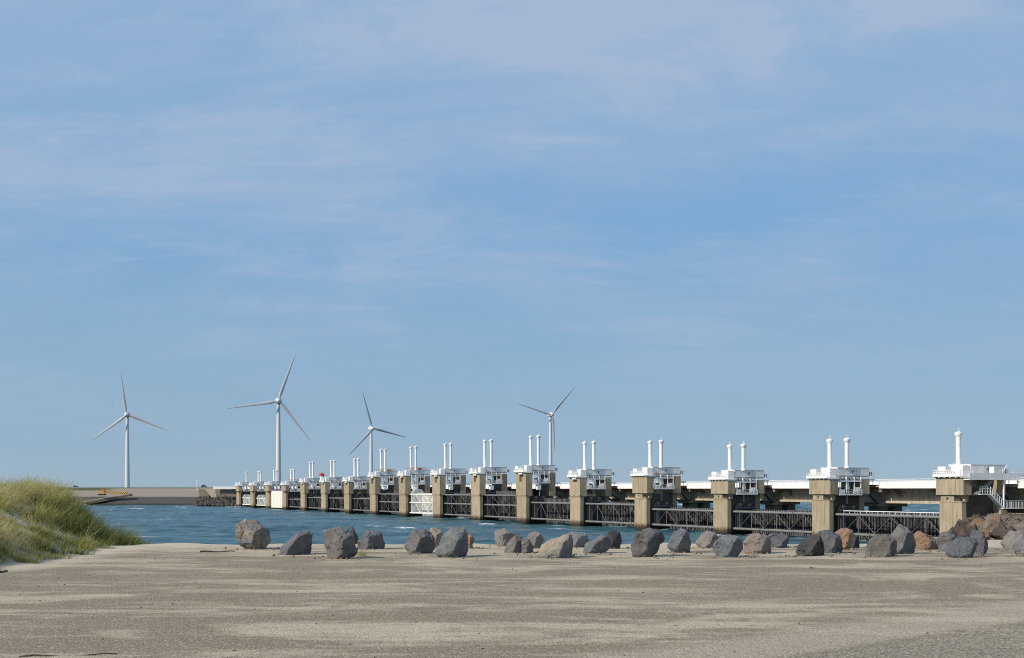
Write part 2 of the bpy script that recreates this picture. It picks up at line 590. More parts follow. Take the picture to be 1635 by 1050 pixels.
tt = np.unique(np.concatenate([np.linspace(-8, -.62, 24), np.linspace(-.62, .62, 560), np.linspace(.62, 8, 24)]))
yy = [36.0]
while yy[-1] < 25000:
    y = yy[-1]
    yy.append(y + (6 if y < 290 else (.9 + (y - 290) * .0011 if y < 1100 else (y - 1050) * .25 + 2)))
yy = np.array(yy)
TT, YY = np.meshgrid(tt, yy)
WX = TT * YY
amp = sm(60, 300, YY) * (1 - sm(1000, 1500, YY)) * (1 - sm(.58, .75, np.abs(TT)))
wob = vnoise(WX * .03, YY * .03, 31, 3)
H = np.zeros_like(WX)
wr = np.random.default_rng(11)
for k in range(14):
    lam = 4.5 * 1.22 ** k * .8
    th = R(60) + wr.normal(0, .42)
    ph = wr.uniform(0, 6.28)
    a = .030 * lam ** .55
    arg = 2 * math.pi / lam * (WX * math.cos(th) + YY * math.sin(th)) + ph + wob * 3
    H += a * (1 - 2 * np.abs(np.sin(arg * .5))) if k % 2 else a * np.sin(arg)
H += .12 * vnoise(WX * .28, YY * .42, 41, 4)
H *= 1.15
calm = .55 + .45 * sm(-.4, .5, vnoise(WX * .008, YY * .012, 51, 3))
H = H * amp * calm
foam = sm(.38, .68, H / 1.1 + .55 * vnoise(WX * .09, YY * .12, 61, 3)) * amp * sm(.25, .55, vnoise(WX * .05, YY * .08, 71, 2) + .35)
# broken water along the feet of the piers
for i in range(17):
    p = Vector((-205.79, 935.4)) + Vector((0.419265, -0.907864)) * 45 * i
    uu = (WX - p.x) * .419265 - (YY - p.y) * .907864
    vv_ = (WX - p.x) * .907864 + (YY - p.y) * .419265
    near = sm(-4, 0, uu) * sm(13, 8, uu) * sm(-9, -1, vv_) * sm(30, 10, vv_)
    foam = np.maximum(foam, near * sm(-.05, .45, vnoise(WX * .35, YY * .35, 91, 3)) * .55)
sea = grid_mesh('sea_water', np.stack([WX, YY, H], -1).reshape(-1, 3), len(tt), len(yy), water_mat())
fa = sea.data.attributes.new('foam', 'FLOAT', 'POINT')
fa.data.foreach_set('value', foam.astype(np.float32).ravel())
tag(sea, kind='structure')

# ------------------------------------------------------------------ far dike on the left
def dike_mat():
    t = NT('dike_slope')
    x, y, z = z_of(t)
    n = t.noise(t.wcoord(scale=(.03, .1, .3)), 1.0, 5, .6)
    fine = t.noise(t.wcoord(), .5, 4, .6)
    zz = t.math('ADD', z, t.math('MULTIPLY', n, .8))
    asph = t.mix(n, (0.235, 0.20, 0.16), (0.285, 0.245, 0.20))
    low = t.mix(fine, (0.045, 0.043, 0.045), (0.085, 0.078, 0.075))
    col = t.mix(t.ramp(zz, 6.9, 7.3), low, asph)
    col = t.mix(t.ramp(zz, 14.0, 14.2), col, (0.075, 0.085, 0.03))
    col = t.mix(t.math('MULTIPLY', t.ramp(zz, 12.1, 12.5), t.ramp(x, -330, -352)), col, (0.075, 0.085, 0.03))
    col = t.mix(t.ramp(zz, 2.0, 1.0), col, (0.02, 0.022, 0.02))
    return t.done(col, .95)


DI = Vector((0.419265, -0.907864))       # along the barrier, towards the camera
NV = Vector((0.907864, 0.419265))        # across it, away from the sea side
Z0 = 935.40
P0 = Vector(((377.5 - 817.5) / FPX * Z0, Z0))
RZ = math.atan2(DI.y, DI.x)


def bar_pt(i, u, v, z=0):
    p = P0 + DI * (45 * i + u) + NV * v
    return Vector((p.x, p.y, z))


prof = [(0, -2.0), (14, 1.5), (22, 7.0), (25, 7.2), (43, 13.6), (47, 14.4), (58, 14.5), (62, 13.0), (150, 12.2)]
cx = np.concatenate([np.linspace(-1500, -450, 15), np.linspace(-430, -236, 40)])
vv = []
for x in cx:
    front = 1012 - (x + 236) * .10 + (-450 - x if x < -450 else 0) * .35
    for d, z in prof:
        k = min(1.0, max(0.0, (x + 600) / 300)) if d < 40 else 1
        vv.append((x, front + d, z))
dk = grid_mesh('far_dike', np.array(vv), len(prof), len(cx), dike_mat(), False)
tag(dk, kind='structure')
# flat land behind the dike and turbines
fl = MB()
fl.box(-1600, -150, 1120, 2600, 2.0, 12.0)
fo = fl.build('far_land', M['concrete_far'])
tl = NT('far_grass')
fo.data.materials[0] = tl.done(tl.mix(tl.noise(tl.wcoord(), .02, 4), (0.07, 0.085, 0.03), (0.12, 0.115, 0.05)), .95)
tag(fo, kind='structure')

# ramp road on the dike
rp = MB()
a0 = at_depth(128, 803, 1030); a1 = at_depth(208, 789.5, 1046)
rp.v = [tuple(a0 + Vector((0, -3, .3))), tuple(a1 + Vector((0, -3, .3))), tuple(a1 + Vector((0, 3, 1.3))), tuple(a0 + Vector((0, 3, 1.3))),
        tuple(a0 + Vector((0, -3, -2))), tuple(a1 + Vector((0, -3, -2))), tuple(a1 + Vector((0, 3, -2))), tuple(a0 + Vector((0, 3, -2)))]
rp.f = [(0, 1, 2, 3), (4, 5, 1, 0), (5, 6, 2, 1), (6, 7, 3, 2), (7, 4, 0, 3)]
tag(rp.build('ramp_road', M['concrete_dull']), kind='structure')

# ------------------------------------------------------------------ barrier piers
XI = [377, 400, 424, 449, 480, 513, 549, 591, 637, 693, 752, 825, 909, 1013, 1138, 1296, 1500]
NP = 17
CLS = ['L'] * 4 + ['M'] * 3 + ['H'] * 5 + ['M'] * 2 + ['L'] * 3
WID = [9.0] * 10 + [8.9, 8.6, 7.6, 7.5, 7.1, 6.85, 6.75]
ZB = {'L': EYE + 3.45, 'M': EYE + 5.0, 'H': EYE + 7.25}
STACK = {'L': EYE + 13.1, 'M': EYE + 17.0, 'H': EYE + 20.8}
LEVELS = {'L': [6.5, 1.65], 'M': [7.8, 1.65], 'H': [10.4, 6.5, 1.65]}

ORD = ['first', 'second', 'third', 'fourth', 'fifth', 'sixth', 'seventh', 'eighth']


def pier(i):
    W = WID[i]; cls = CLS[i]; zb = ZB[cls]
    stack_top = STACK[cls] - (1.2 if i == 13 else 0)
    last = i == NP - 1
    root = empty('barrier_pier', bar_pt(i, 0, 0, 0), RZ)
    if last:
        lab = 'rightmost concrete barrier pier with a single white stack and white stairs'
    elif i == 0:
        lab = 'leftmost and farthest concrete barrier pier with a single white stack'
    elif i >= 9:
        lab = 'concrete barrier pier with twin white stacks, %s pier from the right' % ORD[NP - 1 - i]
    else:
        lab = 'distant concrete barrier pier with twin white stacks, %s pier from the left' % (ORD + ['ninth'])[i]
    tag(root, lab, 'pier', 'concrete piers of the storm surge barrier')
    wide = cls == 'L' or i in (13,)
    hb = 11.6 if wide else 10.4
    ou, ov = (.8, .36) if wide else (.18, .12)
    ht = zb - .72
    con, dull = M['concrete'], M['concrete_dull']
    # pillar with its ledge
    p = MB().cbox(0, W, 0, 1.5, -3, 10.02, .12)
    p.cbox(.0 - .12, W + .12, -.1, 1.6, 10.02, 10.22 if wide else 10.3, .1)
    p.build('pillar', con, root)
    # gate slot wall set back behind the pillar
    MB().box(1.2, W - 1.2, 1.5, 10.4, -3, min(hb, 11.5)).build('slot_wall', M['concrete_shaded'], root)
    if wide:
        nk = MB().box(.35, W * .64, .12, 2.1, 10.22, hb)
        nk.build('neck', con, root)
        MB().box(W * .64, W - .1, 1.0, 2.1, 10.22, hb).build('neck', con, root)
        MB().box(W * .36 - .3, W * .36 + .3, .08, .3, 10.55, 11.1).build('bearing_or_hole_block', M['drift'], root)  # dark square standing in for the shade of a small hole
        MB().box(W * .72, W * .9, .3, 1.0, 10.22, 10.75).build('bearing_or_hole_block', M['drift'], root)
    else:
        for uu in (-.28, W * .42, W - .3):
            MB().box(uu - .25, uu + .55, -.12, .25, 9.65 + .66, 10.85).build('bearing_or_hole_block', M['drift'], root)
    # head, with a niche in its sea face on the taller piers
    hd = MB()
    u0, u1 = -ou, W + ou
    if wide:
        hd.cbox(u0, u1, -ov, 2.3, hb, ht, .15)
        hd.box(u0 + 2.2, u1 - 2.2, -ov - .05, -ov + .1, hb + .02, ht - .4)
        for uu in (u0 + .9, u1 - .9):
            hd.tube((uu, -ov - .04, ht - .9), (uu, -ov + .1, ht - .9), .18, k=8)
    else:
        n0, n1 = u0 + (u1 - u0) * .34, u0 + (u1 - u0) * .74
        nb = ht - (3.6 if cls == 'H' else 1.7); ntp = ht - .9
        hd.box(u0, u1, .9, 2.6, hb, ht)
        hd.box(u0, n0, -ov, .9, hb, ht); hd.box(n1, u1, -ov, .9, hb, ht)
        hd.box(n0, n1, -ov, .9, hb, nb); hd.box(n0, n1, -ov, .9, ntp, ht)
    hd.build('head', con, root)
    if not wide:
        MB().prism([(n0 + .2, -ov - .5), (n1 - .2, -ov - .5), (n1 - .2, -ov), (n0 + .2, -ov)], ht - .75, ht - .1).build('lamp_box', M['white'], root)
    # rear leg and rear head
    MB().box(.9, W - .9, 10.4, 12.0, -3, hb + .02).build('rear_column', con, root)
    MB().cbox(-.25 - ou * .5, W + .25 + ou * .5, 9.9, 12.5, hb + (0 if wide else .0), ht, .12).build('rear_head', con, root)
    for uu in (.6, W - .9):
        st = MB().prism([(uu, 12.5), (uu + .5, 12.5), (uu + .5, 16.5), (uu, 16.5)], 9.0, 9.5)
        st.tube((uu + .25, 12.4, hb + 1.0), (uu + .25, 16, 9.2), .28, k=4)
        st.build('rear_brace', M['steel_dark'], root)
    # bearing columns under the road bridge
    for v0 in (17.5, 22.2):
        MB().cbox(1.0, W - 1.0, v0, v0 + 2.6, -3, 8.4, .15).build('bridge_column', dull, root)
    MB().box(.5, W - .5, 16.2, 26, 8.4, 9.25).build('bridge_bearing_beam', con, root)
    # machine house on top
    hu0, hu1 = (W - 6.9) / 2 + .1, (W + 6.9) / 2 - .1
    v1 = 13.0
    hs = MB().box(hu0 + .1, hu1 - .1, 2.75, v1 - .05, zb, zb + 2.02)
    hs.box(hu0 - .05, hu1 + .05, 2.65, v1 + .05, zb + 2.02, zb + 2.14)
    house = hs.build('machine_house', M['white_panel'], root)
    npan = 5
    for k in range(npan):
        a = 2.7 + (v1 - 2.7) * k / npan + .05; b = 2.7 + (v1 - 2.7) * (k + 1) / npan - .05
        MB().box(hu1 - .1, hu1 - .02, a, b, zb + .08, zb + 1.94).build('wall_panel', M['white_panel'], house)
    for k in range(3):
        a = hu0 + .1 + (hu1 - hu0 - .2) * k / 3 + .05; b = hu0 + .1 + (hu1 - hu0 - .2) * (k + 1) / 3 - .05
        MB().box(a, b, 2.66, 2.75, zb + .08, zb + 1.94).build('wall_panel', M['white'], house)
    MB().tube((hu1 - .03, 7.6, zb + 1.2), (hu1 + .22, 7.6, zb + 1.2), .34, k=12).build('round_vent', M['grey_paint'], house)
    MB().box(hu0, hu1, 2.4, v1, zb - .30, zb - .02).build('floor_beam', M['grey_paint'], house)
    # sea-side working platform with cabinets and railing
    pz = zb - .45
    pf = MB().box(u0 - .1, u1 + .1, -1.15, 2.6, pz - .2, pz)
    for uu in np.linspace(u0, u1, 6):
        pf.box(uu - .1, uu + .1, -1.0, 2.4, pz - .45, pz - .2)
    plat = pf.build('platform', M['white'], root)
    rl = MB()
    rail_run(rl, [(u1 + .05, 2.4, pz), (u1 + .05, -1.1, pz), (u0 - .05, -1.1, pz), (u0 - .05, 2.4, pz)], 1.2, 1.2, .06)
    rl.box(u0 - .02, u1 + .02, -1.15, -1.1, pz + .02, pz + .5)
    rl.build('railing', M['white'], plat)
    MB().cbox(.2, 2.6, -.7, 1.0, pz, pz + 2.1, .06).build('cabinet', M['white'], plat)
    MB().cbox(W - 2.4, W - .1, .4, 2.5, pz, pz + 2.3, .06).build('cabinet', M['white'], plat)
    for k in range(4):
        MB().tube((2.9 + k * .35, -.6 + .3 * k, pz), (2.9 + k * .35, -.6 + .3 * k, pz + 1.1 + .25 * (k % 2)), .09, k=6).build('vent_pipe', M['white'], plat)
    MB().tube((W * .62, .2, pz), (W * .62, .2, pz + 2.9), .05, k=6).build('lightning_rod', M['white'], plat)
    # lake-side small platform at the end of the house
    pl2 = MB().box(hu0, hu1 + .4, v1 + .1, v1 + 1.4, zb - .2, zb)
    rail_run(pl2, [(hu1 + .35, v1 + .15, zb), (hu1 + .35, v1 + 1.35, zb), (hu0, v1 + 1.35, zb)], 1.1, 1.5, .05)
    pl2.build('rear_platform', M['white'], root)
    MB().cbox(hu1 - .9, hu1, v1 + .2, v1 + .9, zb, zb + 1.0, .05).build('signal_box', M['blue'], root)
    # hydraulic cylinder housings
    mid = W / 2
    us = [mid - 3.4, mid + 3.4]
    if i == 0:
        us = us[1:]
    if last:
        us = us[:1]
    for uu in us:
        s = MB().lathe([(.72, zb + 1.9), (.72, zb + 2.3), (.56, zb + 2.45), (.56, stack_top - 1.0)], (uu, 5.7), 16)
        sk = s.build('stack', M['white'], root, True)
        cp = MB().lathe([(.58, stack_top - 1.15), (.86, stack_top - .75), (.86, stack_top - .25), (.62, stack_top - .1), (.3, stack_top)], (uu, 5.7), 16)
        cp.build('stack_cap', M['white'], sk, True)
        rd = MB().tube((uu, 5.7, stack_top), (uu, 5.7, stack_top + .9), .06, k=6)
        rd.tube((uu + .45, 5.7, stack_top - .3), (uu + .45, 5.7, stack_top + .4), .04, k=5)
        rd.build('antenna', M['white'], sk)
    # lifting gear hung in the slot, on each side that carries a gate
    sides = [(W - .55, 1)] if i < NP - 1 else []
    if i > 0:
        sides.append((.55, -1))
    for (ug, sg) in sides:
        def U(a):
            return ug + sg * a
        fr = MB()
        for z in (zb - 1.35, zb - 4.75):
            for a in (-.1, 1.1):
                fr.box(min(U(a), U(a + .22)), max(U(a), U(a + .22)), 2.7, 9.8, z - .17, z + .17)
        for v in (2.9, 5.0, 7.5, 9.6):
            for a in (1.1,):
                fr.box(min(U(a), U(a + .2)), max(U(a), U(a + .2)), v - .1, v + .1, zb - 4.6, zb - .3)
        fr.build('service_frame', M['white'], root)
        wk = MB().box(min(U(0), U(1.5)), max(U(0), U(1.5)), 2.6, 9.85, zb - 4.95, zb - 4.8)
        rail_run(wk, [(U(1.45), 2.7, zb - 4.8), (U(1.45), 9.8, zb - 4.8)], 1.25, 1.4, .07)
        wk.build('service_walkway', M['white'], root)
        MB().cbox(min(U(.2), U(1.3)), max(U(.2), U(1.3)), 7.9, 9.3, zb - 4.7, zb - 2.9, .05).build('control_cabinet', M['white'], root)
        MB().cbox(min(U(.2), U(1.3)), max(U(.2), U(1.3)), 3.1, 4.3, zb - 4.7, zb - 3.5, .05).build('control_cabinet', M['white'], root)
        cy = MB().lathe([(.45, zb - 3.4), (.62, zb - 3.3), (.62, zb - 2.6), (.48, zb - 2.5), (.48, zb - .3)], (U(.55), 5.7), 12)
        cy.build('hydraulic_cylinder', M['white'], root, True)
        gi = i if sg > 0 else i - 1
        gtop = LEVELS[GCLS[gi]][0] + 1.6
        MB().tube((U(.55), 5.7, gtop), (U(.55), 5.7, zb - 3.4), .17, k=8).build('piston_rod', M['grey_paint'], root)
        if cls == 'H':
            MB().cbox(min(U(-.2), U(1.3)), max(U(-.2), U(1.3)), 4.3, 6.2, zb - 7.4, zb - 5.4, .2).build('crosshead', M['white'], root)
        # pipes and hoses under the house
        hz = MB()
        for k in range(6):
            hz.box(min(U(.4), U(1.1)), max(U(.4), U(1.1)), 3.0 + k * 1.15, 3.5 + k * 1.15, zb - 1.1, zb - .35)
        hz.build('pump_row', M['grey_paint'], root)
    return root


GCLS = ['L', 'L', 'L', 'L', 'M', 'M', 'M', 'H', 'H', 'H', 'H', 'M', 'M', 'L', 'L', 'L']
piers = [pier(i) for i in range(NP)]

# ------------------------------------------------------------------ gates
PROTO = {}


def gate(i):
    cls = GCLS[i]; W = WID[i]
    white = i in (0, 1, 8)
    root = empty('barrier_gate', bar_pt(i, 0, 0, 0), RZ)
    kind = {0: 'white steel gate at the far left end of the barrier', 1: 'white steel gate, second opening from the left end', 2: 'barrier opening closed off by a white tarpaulin with violet top band',
            8: 'tall white three-pipe steel gate near the middle of the barrier'}
    if i in kind:
        lab = kind[i]
    elif i >= 9:
        n = 15 - i
        lab = 'dark steel truss gate in the %s opening from the right' % ORD[n] + (', white handrail on top' if n == 0 else '')
    else:
        lab = 'dark steel gate in the %s opening from the left' % ORD[i]
    tag(root, lab, 'gate', 'steel gates between the piers')
    lv = LEVELS[cls]
    top, bot = lv[0], lv[-1]
    ua, ub = W - .7, 45.6
    m_pipe = M['gate_white'] if white else M['steel_grey']
    m_br = M['gate_white'] if white else M['steel_brace']
    m_rib = M['gate_white'] if white else M['steel_rib']
    m_skin = M['white_panel'] if white else M['steel_black']
    m_end = M['gate_white'] if white else M['steel_black']
    m_pan = M['gate_white'] if white else M['steel_panel']
    if i == 2:
        t = MB()
        n = 24
        for k in range(n):
            a = W + .1 + (44.9 - W) * k / n; b = W + .1 + (44.9 - W) * (k + 1) / n
            dz = .12 * math.sin(k * 1.9)
            t.box(a, b, 1.75 + dz, 2.2, .6, 12.0)
        t.build('tarpaulin', M['tarp'], root)
        MB().box(W, 45.0, 1.55, 2.25, 12.0, 13.2).build('top_band', M['purple'], root)
        return root
    vf = 2.5
    r = .36
    for z in lv:
        p = MB().tube((ua, vf, z), (ub, vf, z), r, k=12)
        for u in np.linspace(ua + 4, ub - 2, 8):
            p.tube((u - .12, vf, z), (u + .12, vf, z), r * 1.22, k=12)
        p.build('chord_pipe', m_pipe, root, True)
    nb = 6
    us = [W + 2.5 + (45 - W - 3.5) * k / nb for k in range(nb + 1)]
    for zt, zl in zip(lv[:-1], lv[1:]):
        for k in range(nb):
            a, b = (us[k], us[k + 1])
            zz = (zt - r, zl + r) if k % 2 else (zl + r, zt - r)
            MB().tube((a, vf, zz[0]), (b, vf, zz[1]), .13, k=8).build('diagonal_brace', m_br, root, True)
        for k in range(nb + 1):
            MB().tube((us[k], vf, zl + r), (us[k], vf, zt - r), .085 if k % 2 else .12, k=6).build('upright', m_br if k % 2 == 0 else m_pipe, root)
    # plate wall behind, with its ribs and the struts that carry it
    MB().box(W - .5, 45.4, 9.0, 9.15, bot - .8, top + .6).build('plate', m_skin, root)
    rb = MB()
    for k in range(34):
        u = W + .3 + (44.6 - W) * k / 33
        rb.tube((u, 8.8, bot - .9), (u, 8.8, top + .6), .20, k=8)
    tag(rb.build('rib_row', m_rib, root, True), kind='stuff')
    for z in lv:
        g = MB().box(W - .3, 45.3, 8.3, 8.6, z - .25, z + .25)
        g.build('plate_girder', m_skin, root)
        for k in range(nb):
            a, b = us[k], us[k + 1]
            MB().tube((a, vf if k % 2 else 8.4, z), (b, 8.4 if k % 2 else vf, z), .2, k=8).build('strut', m_rib, root, True)
    # teeth along the bottom and top edges
    tf = MB()
    for k in range(44):
        u = W + .4 + (44.2 - W) * k / 43
        tf.box(u - .11, u + .11, 8.6, 8.85, bot - 1.5, bot - .4)
    for k in range(26):
        u = W + 11 + (33.6 - W) * k / 25
        tf.box(u - .12, u + .12, 2.6, 2.85, top + .2, top + (1.7 if i in (10, 11) else .75))
    tag(tf.build('tooth_row', M['steel_grey'] if not white else M['gate_white'], root), kind='stuff')
    # end frames that run in the slots
    for e, (uu, sg) in enumerate(((W - .5, 1), (45.5, -1))):
        zt = top + 2.6
        ef = MB()
        d0, d1 = min(uu, uu + sg * .7), max(uu, uu + sg * .7)
        poly = [(2.9, bot - .6), (9.6, bot - .6), (9.6, top + .9), (8.2, zt), (3.9, zt), (2.9, top + 1.2)]
        ef.extrude_x(poly, d0, d1)
        fr = ef.build('end_frame', m_end, root)
        f0 = uu + sg * .7
        MB().box(min(f0, f0 + sg * .12), max(f0, f0 + sg * .12), 3.4, 5.0, bot, top - .7).build('side_panel', m_pan, fr)
        MB().box(min(f0, f0 + sg * .15), max(f0, f0 + sg * .15), 3.3, 9.2, top + .9, top + 1.3).build('stiffener', m_pan, fr)
        MB().tube((f0 + sg * .02, 4.4, top + 1.9), (f0 + sg * .25, 4.4, top + 1.9), .5, k=12).build('lifting_eye', m_pan, fr)
        MB().tube((f0 + sg * .02, 7.6, top + 1.9), (f0 + sg * .25, 7.6, top + 1.9), .5, k=12).build('lifting_eye', m_pan, fr)
    if i == 15:
        h = MB()
        h.tube((W + 2.5, 2.5, top + .95), (45.2, 2.5, top + .95), .10, k=6)
        for k in range(18):
            u = W + 2.7 + (42 - W) * k / 17
            h.tube((u, 2.5, top + .3), (u, 2.5, top + .95), .05, k=5)
        h.build('handrail', M['white'], root)
    return root


gates = [gate(i) for i in range(16)]

# ------------------------------------------------------------------ road bridge
bridge = empty('road_bridge', bar_pt(0, 0, 0, 0), RZ)
tag(bridge, 'long concrete road bridge with white edge and railings behind the piers', 'bridge')
fas_b = EYE + .25; dk_t = EYE + 1.25
VE = 14.5
sec = [(VE + .3, dk_t - .35), (VE + .3, fas_b + .35), (18.9, fas_b - .45), (19.3, 9.9), (18.5, 9.86), (18.5, 9.28), (27.2, 9.28), (27.2, 9.86), (26.4, 9.9), (26.8, fas_b - .45), (31.0, fas_b + .35), (31.0, dk_t - .35)]
span_src = None
for i in range(-1, 17):
    Wn = 6.8
    u0 = 45 * i + 3.5
    if span_src is None:
        g = MB().extrude_x(list(reversed(sec)), .05, 44.95).build('span', M['concrete_far'], bridge)
        e = MB().box(5.2, 43.5, VE - .05, VE + .28, fas_b, dk_t)
        fas = e.build('edge_beam', M['white'], g)
        rd = MB().box(.0, 45.0, VE + .35, 31.2, dk_t - .35, dk_t - .05).build('roadway', M['asphalt'], g)
        rl = MB()
        rail_run(rl, [(0.2, VE + .15, dk_t), (44.8, VE + .15, dk_t)], 1.3, 2.5, .085, (1.0, .7))
        for k in range(7):
            rl.box(5.4 + k * 5.4, 5.4 + k * 5.4 + 4.9, VE + .12, VE + .17, dk_t + .12, dk_t + .62)
        rail = rl.build('railing', M['white'], g)
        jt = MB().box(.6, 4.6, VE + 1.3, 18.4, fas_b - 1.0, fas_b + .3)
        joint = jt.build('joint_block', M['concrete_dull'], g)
        ln = MB()
        ln.box(.1, 44.9, 30.7, 30.95, dk_t, dk_t + .9)
        par = ln.build('parapet', M['white'], g)
        sp = []
        for k in range(3):
            u = 8 + k * 14.0
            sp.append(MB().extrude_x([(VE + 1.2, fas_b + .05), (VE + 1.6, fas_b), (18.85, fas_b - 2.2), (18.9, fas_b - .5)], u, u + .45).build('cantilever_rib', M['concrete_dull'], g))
        span_src = (g, [fas, rd, rail, joint, par] + sp)
        g.location = (u0, 0, 0)
    else:
        g = span_src[0].copy(); C.objects.link(g); g.parent = bridge; g.location = (u0, 0, 0)
        for ch in span_src[1]:
            c = ch.copy(); C.objects.link(c); c.parent = g

# ------------------------------------------------------------------ stairs and walkway at the nearest pier
sw = empty('service_stairs', bar_pt(16, 0, 0, 0), RZ)
tag(sw, 'white steel stairs and walkway on the side of the rightmost pier', 'stairs')
W = WID[16]
pz = ZB['L'] - 1.15
s = MB().box(W + .85, W + 2.6, -.3, 16.5, pz - .22, pz)
s.build('upper_deck', M['white'], sw)
for k in range(8):
    MB().box(W + 2.5, W + 2.58, -.25 + k * 2.09, 1.75 + k * 2.09, pz + .02, pz + 1.3).build('parapet_panel', M['white'], sw)
s = MB(); rail_run(s, [(W + 2.55, 9.5, pz + 1.3), (W + 2.55, 16.3, pz + 1.3)], 1.0, 1.3, .05)
s.build('upper_railing', M['white'], sw)
MB().cbox(W + .9, W + 2.3, 7.2, 9.4, pz, pz + 2.7, .05).build('stair_hut', M['white_panel'], sw)
hp = MB()
for k in range(10):
    a = math.pi * k / 10; b = math.pi * (k + 1) / 10
    hp.tube((W + 1.5, 12.2 + 1.3 * math.cos(a), pz + 1.3 + 1.7 * math.sin(a)), (W + 1.5, 12.2 + 1.3 * math.cos(b), pz + 1.3 + 1.7 * math.sin(b)), .09, k=6)
hp.build('safety_hoop', M['white'], sw)
lz = 11.85
s = MB().box(W + .2, W + 2.3, 3.2, 6.2, lz - .18, lz)
rail_run(s, [(W + 2.2, 3.2, lz), (W + 2.2, 6.2, lz)], 1.7, .75, .05)
s.build('landing', M['white'], sw)
wz = 8.75
fl2 = MB()
for uu in (W + 1.3, W + 2.25):
    fl2.bar((uu, 6.2, lz - .1), (uu, 10.2, wz - .1), .28)
    fl2.bar((uu, 6.2, lz + 1.5), (uu, 10.2, wz + 1.5), .12)
    for k in range(7):
        q = k / 6
        fl2.bar((uu, 6.2 + 4 * q, lz - 3.1 * q), (uu, 6.2 + 4 * q, lz + 1.5 - 3.1 * q), .08)
fl2.build('stair_flight', M['white'], sw)
for k in range(12):
    q = (k + .5) / 12
    MB().box(W + 1.35, W + 2.2, 6.1 + 4 * q, 6.45 + 4 * q, lz - 3.1 * q - .05, lz - 3.1 * q).build('stair_tread', M['grey_paint'], sw)
MB().box(W + 2.1, W + 2.4, 10.0, 10.3, wz, pz - .22).build('post', M['white'], sw)
s = MB().box(W + .4, W + 2.4, 10.0, 30, wz - .25, wz)
rail_run(s, [(W + 2.35, 10.2, wz), (W + 2.35, 30, wz)], 1.55, 2.2, .08, (1.0,))
for k in range(44):
    v = 10.3 + k * .45
    s.box(W + 2.33, W + 2.37, v, v + .13, wz, wz + 1.5)
s.build('walkway', M['white'], sw)
# second flight up to the underside of the deck
s = MB()
s.bar((W + 1.6, 2.8, lz - .1), (W + 1.6, 8.2, pz), .25); s.bar((W + .9, 2.8, lz - .1), (W + .9, 8.2, pz), .25)
for k in range(9):
    s.box(W + .9, W + 1.6, 3.0 + k * .58, 3.3 + k * .58, lz + k * .36, lz + .05 + k * .36)
s.build('upper_flight', M['grey_paint'], sw)

# low abutment wall between the last pier and the shore
ab = empty('abutment_wall', bar_pt(16, 0, 0, 0), RZ)
tag(ab, 'low concrete abutment wall beside the rightmost pier, behind brown rocks', 'wall')
MB().box(W + .2, W + 40, 1.6, 3.0, -3, 6.6).build('wall_slab', M['concrete'], ab)
MB().cbox(W + .15, W + 2.2, 9.4, 11.4, 3, 8.3, .1).build('end_post', M['concrete'], ab)
MB().box(W + .5, W + 40, 11.5, 12.2, -3, 7.6).build('rear_slab', M['concrete_dull'], ab)

